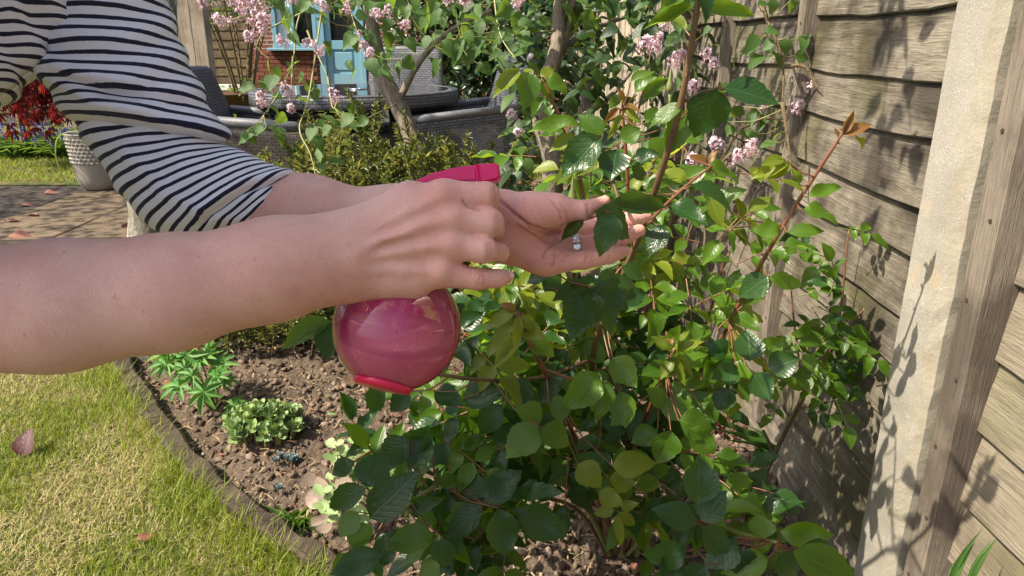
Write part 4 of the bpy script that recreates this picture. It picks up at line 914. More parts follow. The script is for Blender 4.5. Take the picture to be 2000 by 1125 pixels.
for k in range(4):
    a = R(40+90*k); r0, r1 = TR-.12, TR-.20; m = MB(); m.tube([(r1*math.cos(a), r1*math.sin(a), TZ-.10), (r1*math.cos(a)*1.05, r1*math.sin(a)*1.05, .35), (r0*math.cos(a), r0*math.sin(a), 0)], .019, 10); m.build('leg', MT['metal_dark'], tb, True)
m = MB(); m.lathe([(.012, 0), (.055, 0), (.055, .005), (.012, .005)], 28, Matrix.Translation((.02, -.02, TZ-.022)), True); m.build('parasol_hole_cap', MT['silver'], tb, True)
def chair(label, loc, rz, brown=False, hb=.90):
    t = thing('rattan_chair', label, 'chair', (loc[0], loc[1], .036), rz, 'rattan garden chairs'); side = MT['rattan_brown'] if brown else MT['rattan']
    # local: faces +X, width along Y
    W = .56
    sheet(lambda u, v: Vector((-.23-.16*v-.02*math.cos((u-.5)*3.0), (u-.5)*(W-.03*v), .40+(hb-.40)*v)), 14, 14, .045, 'backrest', MT['rattan'], t)
    m = MB(); m.tube([(-.40, -W/2+.01, hb-.01), (-.418, 0, hb), (-.40, W/2-.01, hb-.01)], .026, 12); m.build('top_rail', MT['rattan_plain'], t, True)
    sheet(lambda u, v: Vector((-.22+.50*u, (v-.5)*(W-.04), .40+.01*math.sin(u*3))), 10, 10, .05, 'seat', MT['rattan'], t)
    m = MB(); m.box((-.20, -W/2+.04, .428), (.27, W/2-.04, .478), None, .018); m.build('seat_cushion', MT['cushion'], t)
    for s in (-1, 1):
        sheet(lambda u, v: Vector((-.27+.54*u, s*(W/2+.01), .05+(.60-.05+.05*(1-u))*v)), 10, 10, .035, 'arm_panel', side, t)
        m = MB(); m.tube([(-.30, s*(W/2+.01), .655), (0, s*(W/2+.01), .63), (.28, s*(W/2+.01), .605)], .024, 10); m.build('armrest', MT['rattan_plain'], t, True)
    sheet(lambda u, v: Vector((.26, (u-.5)*W, .05+.34*v)), 10, 8, .03, 'front_panel', side, t)
    sheet(lambda u, v: Vector((-.24, (u-.5)*W, .05+.36*v)), 10, 8, .03, 'rear_panel', side, t)
    for sx in (-1, 1):
        for sy in (-1, 1): m = MB(); m.tube([(sx*.24, sy*W*.48, .0), (sx*.24, sy*W*.48, .10)], .016, 8); m.build('foot', MT['metal_dark'], t)
    return t
c1 = at(520, 262, 3.75); chair('rattan chair with brown side panel standing in front of the table beside the striped sleeve', (c1.x+.06, c1.y+.05), R(8), True, .87)
c2 = at(775, 170, 5.05); chair('grey rattan chair behind the table, backrest facing us', (c2.x, c2.y+.0), R(-93), False, .95)
c3 = at(905, 225, 4.15); chair('grey rattan chair seen side on at the camellia end of the table', (c3.x-.07, c3.y+.15), R(196), False, .93)
# ================================================================ leaf shapes and plant helpers
def leaf_geo(kind='rose', n=11, fold=.22, curl=.18, serr=.032, twist=0.0, wave=0.0):
    prof = {'rose': lambda t: (math.sin(math.pi*t**.82)**.85)*(1-.25*t), 'ovate': lambda t: math.sin(math.pi*t**.66)**.9*(1-.22*t), 'oval': lambda t: math.sin(math.pi*min(1, t**1.15))**.55, 'spoon': lambda t: .16+.84*max(0, math.sin(math.pi*(max(0, t-.05)/.95)**1.45))**.7 if t < .97 else .25,
            'lance': lambda t: math.sin(math.pi*t**.75)**.8, 'strap': lambda t: (1-t**4)*(.6+.4*math.sin(math.pi*min(1, t*1.2+.1)))}[kind]
    v = []; uv = []; f = []
    for i in range(n+1):
        t = i/n; w = .5*max(prof(t), 0.0)*(1+(serr*(1 if i % 2 else -1) if 0 < i < n else 0)); z = -curl*t*t+wave*math.sin(t*9)*.03; c = math.cos(twist*t); s = math.sin(twist*t); y = t-(.10*curl*t*t)
        for q, u in ((-1, 0), (0, .5), (1, 1)):
            x = q*w; zz = z+fold*abs(x)+wave*.06*math.sin(t*11+q*1.5)*abs(q); v.append((x*c-(zz-z)*s, y+(.02 if q and i % 2 else 0), z+x*s+(zz-z)*c)); uv.append((.5+q*.5*max(prof(t), .05), t))
    for i in range(n):
        a = i*3
        for q in (0, 1): f.append([a+q, a+q+1, a+q+4, a+q+3])
    return np.array(v), f, np.array(uv)
LG = {}
def LV(key, **kw): LG[key] = leaf_geo(**kw)
LV('rose0', kind='rose', fold=.20, curl=.16); LV('rose1', kind='rose', fold=.34, curl=.28, twist=.25); LV('rose2', kind='rose', fold=.12, curl=.34, twist=-.2, wave=.6); LV('rose3', kind='rose', fold=.45, curl=.06, wave=.8)
LV('rose4', kind='rose', fold=.28, curl=.55, twist=.35, wave=.9); LV('rose5', kind='rose', fold=.55, curl=-.12, twist=-.3, wave=.5); LV('ovate0', kind='ovate', n=8, serr=0, fold=.18, curl=.2); LV('ovate1', kind='ovate', n=8, serr=0, fold=.4, curl=.3, wave=.7); LV('ovate2', kind='ovate', n=8, serr=0, fold=.1, curl=.45, twist=.4)
LV('oval0', kind='oval', n=8, serr=0, fold=.25, curl=-.10); LV('oval1', kind='oval', n=8, serr=0, fold=.4, curl=.12)
LV('spoon0', kind='spoon', n=8, serr=0, fold=.30, curl=-.22); LV('lance0', kind='lance', n=6, serr=0, fold=.35, curl=.12); LV('lance1', kind='lance', n=6, serr=0, fold=.5, curl=.35); LV('strap0', kind='strap', n=9, serr=0, fold=.5, curl=.75)
LM_ = {}
def leaf_me(key, mat):
    if (key, mat) not in LM_: v, f, uv = LG[key]; LM_[(key, mat)] = mesh('leaf', v, f, MT[mat], True, uv)
    return LM_[(key, mat)]
def join_leaves(name, items, mat, parent=None, kind='stuff', label=None):       # items: (key, 4x4 world matrix); one mesh
    vs_, fs_, us_ = [], [], []; b_ = 0
    for key, M in items:
        v, f, uv = LG[key]; A = np.array(M); vs_.append(v @ A[:3, :3].T+A[:3, 3]); fs_.append(np.array(f)+b_); us_.append(uv); b_ += len(v)
    if not vs_: return None
    V = np.concatenate(vs_); F = np.concatenate(fs_); U = np.concatenate(us_)
    if parent is not None: V = V-np.array(parent.location)
    me = fast_mesh(name, V, F, MT[mat], True); ul = me.uv_layers.new(name='UVMap'); ul.data.foreach_set('uv', U[F.ravel()].astype(np.float32).ravel())
    o = obj(name, me, parent); 
    if kind: o['kind'] = kind
    return o
def plant_leaves(parent, items, limit=290, name='leaf'):     # items: (key, mat, M); the largest in view become parts, the rest one mass per colour
    def big(it):
        M = it[2]; x, y, d = to_px(np.array(M.translation)); s = M.col[1].length/max(d, .05)
        return s if (d > 0 and -40 < x < 2040 and -40 < y < 1165) else s*.02
    items = sorted(items, key=lambda it: -big(it)); inv = parent.matrix_basis.inverted()
    for key, mat, M in items[:limit]:
        o = bpy.data.objects.new(name, leaf_me(key, mat)); COL.objects.link(o); o.parent = parent; o.matrix_basis = inv @ M
    rest = {}
    for key, mat, M in items[limit:]: rest.setdefault(mat, []).append((key, M))
    for mat, it in rest.items(): join_leaves('foliage', it, mat, parent)
TOCAM = Vector((0, -CP, SP)); UPV = Vector((0, 0, 1)); IMX = Vector((1, 0, 0)); IMY = Vector((0, SP, CP))
PV = random.Random(21)
def jit(a): return Vector((PV.uniform(-a, a), PV.uniform(-a, a), PV.uniform(-a, a)))
def hero(bx, by, tx, ty, D, w=None, dz=0.0, face=1.0, upw=.42, j=.25):       # a leaf from its base and tip as seen, at its own distance
    A = at(bx, by, D); B = at(tx, ty, D+dz); d = B-A; L = d.length; nrm = TOCAM*face+UPV*upw+jit(j)
    W = (w*1.28*D/FPX) if w else L*.72
    return frame(A, d, nrm, (W/1.0, L, L))
def free_leaf(P, d, nrm, L, W=None): return frame(P, d, nrm, ((W or L*.6), L, L))
def stem_tube(m, pts, r0, r1, sides=6, sub=5):
    s = spline([tuple(p) for p in pts], sub); n = len(s); m.tube([tuple(p) for p in s], [r0+(r1-r0)*i/(n-1) for i in range(n)], sides); return [Vector(p) for p in s]
def pts3(pl): return [at(*p) for p in pl]
# ================================================================ the roses
RK = ['rose0', 'rose1', 'rose2', 'rose3', 'rose4', 'rose5']
def rk(): return PV.choice(RK)
class Plant:
    def __init__(s, t): s.t = t; s.leaves = []; s.nodes = []; s.pet = MB(); s.thorns = MB()
    def cane(s, pl, r0, r1, mat, name='cane', world=False, thorns=True):
        m = MB(); P = stem_tube(m, pl if world else pts3(pl), r0, r1, 8, 6); m.v = [tuple(Vector(q)-s.t.location) for q in m.v]; m.build(name, MT[mat], s.t, True); s.nodes += P
        if thorns:
            for i in range(2, len(P)-2, 3):
                d = (P[i+1]-P[i]).normalized(); o = (d.orthogonal()).normalized(); o.rotate(Matrix.Rotation(PV.uniform(0, 6.28), 3, d)); r = r0+(r1-r0)*i/len(P)
                a = P[i]+o*r*.8; tip = P[i]+o*(r+.0055)-d*.002; q = d*.0022; w = d.cross(o)*.0011; b_ = [a+q, a-q, a+w, a-w, tip]; s.thorns.add([p-s.t.location for p in b_], [[0, 2, 4], [2, 1, 4], [1, 3, 4], [3, 0, 4]])
        return P
    def leaf(s, M, mat, key=None, pet=True):
        s.leaves.append((key or rk(), mat, M))
        if pet and s.nodes:
            A = M.translation; N_ = min(s.nodes, key=lambda p: (p-A).length_squared); L = (N_-A).length
            if .004 < L < .14: mid = (A+N_)/2+Vector((0, 0, -.1*L)); v, f = tube_geo([tuple(q-s.t.location) for q in (N_, mid, A)], [.0013, .0010, .0008], 5, False); s.pet.add(v, f)
    def compound(s, P, d, nrm, L, mat, n=5, droop=.25):
        d = d.normalized(); nrm = nrm.normalized(); sd = d.cross(nrm).normalized(); gap = L*.52; pts = [P]; p = P; dd = d.copy()
        k = (n-1)//2
        for i in range(k):
            p = p+dd*gap*(1.1 if i == 0 else 1.0); dd = (dd-UPV*droop*.35).normalized(); pts.append(p)
            for q in (-1, 1):
                ld = (sd*q*.95+dd*.42+jit(.18)).normalized(); sc = (.78+.14*i)*(1+.12*PV.uniform(-1, 1)); s.leaves.append((rk(), mat, free_leaf(p+sd*q*L*.03, ld, nrm+jit(.25), L*sc, L*sc*PV.uniform(.56, .68))))
        e = p+dd*gap*.8; pts.append(e); s.leaves.append((rk(), mat, free_leaf(e, dd+jit(.12), nrm+jit(.2), L*1.05, L*PV.uniform(.60, .72))))
        v, f = tube_geo([tuple(q-s.t.location) for q in pts], [.0013]+[.0010]*(len(pts)-1), 5, False); s.pet.add(v, f)
    def finish(s, petmat='cane_red', limit=290):
        if s.pet.v: s.pet.build('leaf_stalks', MT[petmat], s.t, True)['kind'] = 'stuff'
        if s.thorns.v: s.thorns.build('thorns', MT['cane_red'], s.t)['kind'] = 'stuff'
        plant_leaves(s.t, s.leaves, limit)
base = gnd(1190, 1085)
rose = Plant(thing('rose_bush', 'large glossy leaved rose bush being sprayed, centre of the flower bed', 'rose bush', (base.x, base.y, 0)))
# canes (px, py, distance)
C1 = rose.cane([(1195, 1100, 1.58), (1165, 900, 1.32), (1158, 700, 1.08), (1200, 585, .94), (1252, 450, .82), (1296, 322, .74), (1332, 190, .695), (1356, 50, .66), (1372, -70, .64)], .0056, .0026, 'cane_brown')
C2 = rose.cane([(1215, 1100, 1.58), (1290, 900, 1.46), (1355, 775, 1.28), (1440, 600, 1.11), (1530, 440, 1.01), (1600, 330, .965), (1640, 268, .945), (1660, 232, .94)], .0048, .0016, 'cane_red')
rose.cane([(1210, 1095, 1.58), (1140, 900, 1.22), (1085, 770, 1.02), (1040, 680, .92), (1010, 612, .88)], .0052, .0026, 'cane_red')
rose.cane([(1215, 1100, 1.58), (1235, 900, 1.30), (1268, 800, 1.10), (1300, 720, 1.02), (1318, 680, 1.00)], .0046, .0022, 'cane_red')
rose.cane([(1200, 1100, 1.58), (1130, 970, 1.34), (1040, 930, 1.16), (940, 920, 1.02), (850, 950, .94), (780, 1000, .90)], .0052, .0022, 'cane_green')
rose.cane([(1215, 1095, 1.58), (1300, 1010, 1.30), (1370, 1010, 1.08), (1440, 1040, .96), (1520, 1060, .90)], .0050, .0022, 'cane_green')
rose.cane([(1190, 1100, 1.58), (1190, 800, 1.36), (1205, 560, 1.24), (1225, 400, 1.16), (1222, 290, 1.12), (1215, 215, 1.10)], .0046, .0022, 'cane_red')
rose.cane([(1180, 1100, 1.58), (1150, 800, 1.36), (1120, 560, 1.22), (1140, 400, 1.12), (1105, 260, 1.06), (1080, 200, 1.04), (1060, 150, 1.03)], .0050, .0020, 'cane_red')
rose.cane([(1200, 1100, 1.58), (1090, 850, 1.36), (1010, 700, 1.22), (980, 600, 1.16), (985, 540, 1.14)], .0040, .0018, 'cane_green')
rose.cane([(1215, 1100, 1.58), (1330, 760, 1.42), (1390, 600, 1.34), (1420, 480, 1.30)], .0040, .0018, 'cane_red')
rose.cane([(1240, 1110, 1.56), (1262, 960, 1.46), (1275, 820, 1.36), (1290, 700, 1.30)], .0060, .004, 'cane_green', thorns=False)
rose.cane([(1205, 1120, 1.56), (1220, 1020, 1.52), (1180, 900, 1.46), (1100, 850, 1.36)], .0072, .005, 'cane_green', thorns=False)
rose.cane([(1200, 1110, 1.57), (1120, 990, 1.46), (960, 960, 1.3), (830, 920, 1.16), (745, 880, 1.08), (690, 900, 1.04)], .0050, .002, 'cane_brown')
rose.cane([(1160, 700, 1.08), (1040, 740, .98), (880, 735, .88), (740, 690, .82), (655, 628, .80)], .0030, .0018, 'cane_brown')
rose.cane([(1235, 480, .84), (1190, 330, .86), (1165, 262, .86)], .0024, .0014, 'cane_brown', 'side_shoot')
rose.cane([(1252, 450, .82), (1300, 400, .84), (1350, 355, .86), (1390, 325, .88)], .0022, .0014, 'cane_red', 'side_shoot')
rose.cane([(1330, 200, .70), (1380, 178, .69), (1410, 170, .69)], .0020, .0014, 'cane_brown', 'side_shoot', thorns=False)
rose.cane([(1195, 600, .95), (1170, 575, .84), (1150, 560, .74)], .0022, .0014, 'cane_brown', 'side_shoot', thorns=False)
rose.cane([(1268, 405, .79), (1225, 408, .68), (1180, 410, .625)], .0020, .0013, 'cane_red', 'side_shoot', thorns=False)
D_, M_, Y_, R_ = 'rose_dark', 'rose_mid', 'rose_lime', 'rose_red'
HERO = [
 # top of the tall cane
 (1415, 172, 1526, 192, .68, D_, 62), (1400, 172, 1364, 274, .69, D_, 74), (1332, 206, 1264, 238, .70, M_, 34), (1350, 18, 1258, 54, .66, M_, 28), (1368, 24, 1464, 38, .66, M_, 26), (1362, -30, 1388, 34, .645, D_, 36), (1352, -30, 1288, 24, .655, M_, 34), (1340, 60, 1310, 8, .67, Y_, 18), (1345, 215, 1300, 300, .72, M_, 44),
 (1400, 175, 1440, 168, .69, M_, 22), (1330, 245, 1300, 300, .73, M_, 40),
 # bright shoot, left top
 (1014, 137, 964, 196, 1.02, Y_, 30), (1034, 140, 1026, 210, 1.02, M_, 42), (1066, 156, 1112, 170, 1.02, M_, 36), (1052, 160, 1086, 192, 1.03, M_, 28), (1062, 190, 1040, 234, 1.05, M_, 26), (1056, 150, 1084, 128, 1.02, Y_, 20), (1040, 150, 1022, 130, 1.03, Y_, 16), (1082, 200, 1040, 222, 1.05, M_, 22),
 (1130, 244, 1030, 256, .98, M_, 32), (1178, 264, 1130, 220, .96, M_, 36), (1128, 268, 1070, 297, .98, Y_, 26), (1172, 266, 1096, 346, .86, D_, 58), (1176, 290, 1126, 340, .92, Y_, 34), (1203, 292, 1192, 354, .86, D_, 54), (1212, 278, 1250, 254, .88, M_, 34), (1238, 312, 1288, 300, .88, D_, 30), (1232, 326, 1270, 346, .86, D_, 32),
 (1232, 160, 1276, 136, 1.08, M_, 22), (1240, 182, 1282, 148, 1.06, M_, 24), (1255, 192, 1296, 158, 1.06, M_, 28), (1318, 262, 1366, 276, .98, M_, 24), (1300, 250, 1330, 230, 1.02, Y_, 20), (1270, 270, 1300, 310, 1.0, M_, 34), (1262, 240, 1290, 200, 1.02, M_, 28),
 (1210, 212, 1180, 236, 1.08, R_, 14), (1218, 205, 1250, 214, 1.08, R_, 15), (1216, 200, 1205, 170, 1.08, R_, 12), (1222, 215, 1252, 236, 1.08, Y_, 14), (1214, 225, 1190, 262, 1.09, Y_, 14), (1228, 225, 1232, 262, 1.09, Y_, 12),
 (1378, 326, 1458, 340, .90, M_, 32), (1380, 330, 1320, 358, .90, M_, 30), (1350, 362, 1446, 405, .84, D_, 42), (1308, 402, 1384, 438, .82, D_, 40), (1270, 392, 1322, 398, .84, D_, 24), (1388, 390, 1412, 442, 1.0, Y_, 32), (1296, 440, 1268, 492, .82, D_, 42), (1300, 360, 1262, 378, .86, M_, 30), (1340, 350, 1300, 330, .9, Y_, 28), (1380, 320, 1350, 300, .95, R_, 18), (1384, 318, 1398, 292, .95, R_, 14), (1290, 380, 1330, 350, .9, M_, 30),
 # the leaf held in the hand
 (1162, 412, 1238, 462, .618, D_, 66, .012), (1186, 402, 1288, 410, .632, D_, 38, .02), (1196, 414, 1176, 500, .612, D_, 48, -.004), (1140, 430, 1090, 464, .632, D_, 28, -.002),
 # dark cluster under the hand
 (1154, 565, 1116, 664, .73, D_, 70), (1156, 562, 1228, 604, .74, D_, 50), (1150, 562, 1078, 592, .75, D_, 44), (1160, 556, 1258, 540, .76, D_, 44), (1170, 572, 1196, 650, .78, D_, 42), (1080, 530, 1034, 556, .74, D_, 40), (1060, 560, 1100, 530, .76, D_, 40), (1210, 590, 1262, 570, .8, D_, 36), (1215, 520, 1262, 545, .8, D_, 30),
 # drooping new shoot
 (1006, 605, 942, 642, .88, Y_, 24), (1000, 622, 954, 694, .88, Y_, 26), (1008, 608, 976, 590, .88, R_, 16), (1016, 622, 1050, 640, .89, Y_, 26), (1020, 640, 1062, 664, .90, Y_, 34), (1012, 615, 1006, 680, .88, Y_, 20), (1030, 664, 1090, 690, .92, M_, 40), (1020, 650, 968, 720, .92, Y_, 30),
 # lime shoot
 (1320, 686, 1374, 662, 1.0, Y_, 20), (1316, 690, 1364, 742, 1.0, Y_, 18), (1312, 692, 1336, 752, 1.0, Y_, 16), (1302, 682, 1270, 658, 1.0, Y_, 20), (1318, 684, 1342, 640, 1.0, Y_, 18), (1310, 700, 1290, 742, 1.0, Y_, 22), (1314, 676, 1300, 640, 1.0, R_, 12),
 # middle
 (1172, 735, 1102, 792, .92, M_, 58), (1186, 745, 1156, 808, .92, M_, 50), (1196, 698, 1242, 758, .96, M_, 46), (1214, 764, 1222, 834, .95, M_, 46), (1240, 790, 1196, 830, 1.0, M_, 40), (1050, 832, 988, 892, .88, M_, 58), (1056, 836, 1120, 870, .88, M_, 50), (1060, 815, 1010, 800, .9, M_, 46), (1074, 800, 1120, 792, .94, M_, 44),
 (1128, 906, 1176, 952, .96, Y_, 48), (1196, 910, 1284, 904, .96, Y_, 46), (1190, 936, 1238, 946, .97, Y_, 40), (1168, 962, 1218, 986, .97, Y_, 34), (1200, 995, 1158, 1004, .98, Y_, 22), (1206, 1000, 1248, 1030, .98, Y_, 20), (1204, 1004, 1216, 1072, .98, Y_, 18), (1212, 990, 1244, 985, .98, Y_, 20),
 (1284, 840, 1234, 864, .98, M_, 40), (1310, 840, 1284, 906, .95, M_, 52), (1326, 822, 1402, 838, .95, M_, 54), (1342, 838, 1398, 886, .95, M_, 46), (1290, 800, 1356, 794, 1.0, M_, 42), (1330, 800, 1390, 770, 1.02, M_, 44), (1362, 984, 1366, 888, .82, D_, 68), (1300, 790, 1270, 760, 1.0, M_, 36),
 # bottom right
 (1368, 1016, 1418, 958, .86, D_, 54), (1358, 1020, 1278, 992, .86, D_, 50), (1370, 1030, 1420, 1080, .86, D_, 50), (1342, 1076, 1250, 1094, .88, D_, 52), (1376, 1060, 1442, 1048, .9, D_, 42), (1524, 1040, 1630, 1046, .88, M_, 46), (1490, 1052, 1484, 1000, .90, M_, 46), (1560, 1070, 1648, 1112, .85, D_, 60), (1500, 1092, 1408, 1116, .88, M_, 46), (1548, 1076, 1690, 1140, .84, M_, 66), (1440, 1060, 1380, 1110, .88, D_, 54), (1440, 1075, 1470, 1130, .88, D_, 50), (1330, 1090, 1290, 1140, .9, D_, 48), (1520, 1080, 1560, 1140, .86, D_, 54), (1380, 1105, 1330, 1150, .86, D_, 50),
 # bottom left
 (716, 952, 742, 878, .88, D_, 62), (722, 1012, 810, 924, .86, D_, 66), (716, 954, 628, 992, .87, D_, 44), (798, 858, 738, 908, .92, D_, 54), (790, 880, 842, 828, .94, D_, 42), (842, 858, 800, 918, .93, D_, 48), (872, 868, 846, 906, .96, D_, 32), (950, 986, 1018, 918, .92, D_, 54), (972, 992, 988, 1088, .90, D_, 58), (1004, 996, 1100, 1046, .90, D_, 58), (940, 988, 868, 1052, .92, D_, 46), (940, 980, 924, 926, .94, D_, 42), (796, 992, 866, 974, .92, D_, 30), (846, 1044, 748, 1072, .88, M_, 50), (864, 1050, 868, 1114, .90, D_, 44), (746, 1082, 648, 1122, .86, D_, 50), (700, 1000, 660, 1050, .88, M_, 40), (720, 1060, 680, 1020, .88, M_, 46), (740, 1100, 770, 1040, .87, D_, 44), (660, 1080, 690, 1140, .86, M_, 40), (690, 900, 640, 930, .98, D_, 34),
 # behind and beside the bottle
 (648, 628, 540, 670, .80, M_, 36), (644, 636, 640, 704, .80, D_, 48), (750, 755, 708, 812, .90, D_, 38), (800, 765, 760, 806, .92, D_, 36), (905, 700, 925, 660, .98, D_, 34), (900, 640, 945, 612, 1.0, D_, 36), (930, 740, 905, 700, 1.0, D_, 34), (850, 765, 905, 790, .96, D_, 40), (905, 780, 990, 770, .95, D_, 56), (980, 790, 930, 850, .95, D_, 46), (1000, 740, 1040, 800, .96, D_, 44), (980, 720, 930, 690, 1.0, M_, 40),
 # right, on the red cane
 (1522, 452, 1480, 440, 0.995, M_, 30), (1540, 455, 1612, 446, 0.985, M_, 28), (1568, 410, 1644, 418, 0.965, M_, 34), (1578, 385, 1644, 364, 0.965, M_, 26), (1540, 318, 1466, 350, 0.965, Y_, 26), (1545, 320, 1490, 345, 0.965, Y_, 30), (1530, 310, 1490, 318, 0.965, Y_, 22), (1560, 360, 1540, 330, 0.965, M_, 20), (1646, 262, 1666, 216, 0.945, R_, 16), (1650, 256, 1712, 270, 0.945, Y_, 24), (1645, 262, 1704, 240, 0.945, R_, 22), (1640, 270, 1632, 246, 0.945, R_, 9), (1500, 540, 1442, 580, 1.045, D_, 46), (1500, 545, 1582, 552, 1.045, M_, 30), (1515, 520, 1500, 500, 1.025, M_, 26),
 (1465, 705, 1462, 640, 1.060, D_, 52), (1500, 720, 1560, 700, 1.050, D_, 48), (1470, 730, 1500, 780, 1.050, D_, 48), (1440, 720, 1390, 740, 1.060, D_, 44), (1420, 690, 1386, 670, 1.100, D_, 40), (1490, 690, 1530, 660, 1.080, M_, 40), (1430, 640, 1400, 600, 1.140, M_, 36), (1430, 760, 1400, 800, 1.060, D_, 42)]
for h in HERO:
    bx, by, tx, ty, D, mt, w = h[:7]; dz = h[7] if len(h) > 7 else PV.uniform(-.02, .015)
    rose.leaf(hero(bx, by, tx, ty, D, w, dz), mt)
# lit foliage behind, growing from the canes
def infill(pl, n, x0, x1, y0, y1, d0, d1, L0, L1, mats, seed, test=None):
    global PV
    keep = PV; PV = random.Random(seed); k = 0
    while k < n:
        x, y = PV.uniform(x0, x1), PV.uniform(y0, y1)
        if test and not test(x, y): continue
        d = PV.uniform(d0, d1); P = at(x, y, d)
        if P.z < .10: k += 1; continue
        a = PV.uniform(0, 6.283); dirv = IMX*math.cos(a)*.9+IMY*math.sin(a)*.55+TOCAM*PV.uniform(-.3, .6)+UPV*.12
        pl.compound(P, dirv, UPV*1.0+TOCAM*PV.uniform(.1, .8)+jit(.3), PV.uniform(L0, L1), PV.choice(mats), PV.choice([3, 5, 5])); k += 1
    PV = keep
infill(rose, 80, 890, 1430, 490, 780, 1.10, 1.42, .040, .056, [M_, M_, M_, Y_], 1)
infill(rose, 46, 1000, 1460, 230, 530, 1.08, 1.36, .036, .052, [M_, M_, M_, Y_], 2, lambda x, y: y > 250+.30*abs(x-1200))
infill(rose, 76, 850, 1350, 690, 1000, .98, 1.34, .042, .058, [D_, D_, M_], 3)
infill(rose, 34, 735, 1010, 840, 1080, .96, 1.16, .042, .056, [D_, M_], 4)
infill(rose, 20, 1240, 1470, 940, 1120, .96, 1.2, .042, .056, [D_, M_], 5)
infill(rose, 26, 890, 1080, 540, 740, .98, 1.15, .036, .05, [D_, M_, Y_], 6)
infill(rose, 85, 880, 1390, 590, 960, 1.26, 1.50, .046, .062, [D_], 7)  # dark leaf colour inside the bush stands in for its shaded gaps
infill(rose, 30, 1010, 1330, 330, 600, 1.30, 1.5, .042, .056, [D_, M_], 8)
infill(rose, 22, 700, 1000, 900, 1090, 1.1, 1.3, .044, .058, [D_], 9)
# two buds
for (x, y, d, s) in ((1118, 385, .98, 1.0), (1308, 168, 1.05, .8)):
    m = MB(); P = at(x, y, d)-rose.t.location; m.lathe([(0, -.012*s), (.005*s, -.010*s), (.0065*s, -.003*s), (.0055*s, .004*s), (.003*s, .012*s), (.0012*s, .026*s), (0, .028*s)], 10, Matrix.Translation(P)); m.tube([tuple(P+Vector((0, 0, -.012*s))), tuple(P+Vector((.004, 0, -.05*s)))], .0014, 6); m.build('bud', MT['cane_green'], rose.t, True)
rose.finish()
# smaller rose against the fence
b2 = gnd(1448, 1035); r2 = Plant(thing('rose_bush', 'small sunlit rose on a bare brown stem close against the lap fence', 'rose bush', (b2.x, b2.y, 0)))
r2.cane([(1445, 1040, 1.64), (1480, 960, 1.60), (1512, 890, 1.56), (1550, 810, 1.50), (1590, 740, 1.46), (1620, 680, 1.44)], .0060, .0036, 'twig', thorns=False)
r2.cane([(1512, 890, 1.56), (1500, 860, 1.56), (1490, 840, 1.56)], .004, .003, 'twig', 'side_shoot', thorns=False)
for pl in ([(1600, 725, 1.45), (1632, 660, 1.42), (1645, 580, 1.40), (1652, 500, 1.38), (1658, 450, 1.37)], [(1570, 775, 1.48), (1560, 700, 1.46), (1550, 620, 1.45), (1545, 560, 1.44)], [(1600, 725, 1.45), (1650, 720, 1.40), (1700, 735, 1.38)], [(1620, 690, 1.44), (1660, 640, 1.40), (1690, 600, 1.38)], [(1556, 800, 1.5), (1600, 790, 1.46), (1610, 800, 1.45)]): r2.cane(pl, .0026, .0014, 'cane_red', 'shoot', thorns=False)
for (x, y, n) in ((1656, 470, 1), (1690, 455, 1), (1645, 500, 2), (1640, 540, 1), (1668, 510, 1), (1650, 590, 2), (1690, 590, 2), (1610, 590, 1), (1545, 590, 1), (1540, 640, 2), (1585, 640, 2), (1630, 650, 2), (1660, 660, 1), (1700, 735, 2), (1690, 700, 1), (1650, 720, 2), (1605, 725, 2), (1560, 745, 1), (1545, 700, 2), (1600, 790, 2), (1570, 790, 1), (1525, 800, 1), (1635, 785, 1), (1612, 760, 1), (1580, 690, 1), (1520, 760, 1)):
    for k in range(n):
        d = PV.uniform(1.24, 1.40); a = PV.uniform(0, 6.28); Lp = PV.uniform(34, 48)*d/FPX; P = at(x+PV.uniform(-14, 14), y+PV.uniform(-12, 12), d)
        if P.x+Lp*1.4 > .63: P.x = .63-Lp*1.4
        r2.compound(P, IMX*math.cos(a)+IMY*math.sin(a)*.6+TOCAM*.3, UPV+TOCAM*.7-IMX*.3+jit(.3), Lp, PV.choice([D_, M_, M_]), PV.choice([3, 3, 5]))
r2.finish('cane_green', 200)
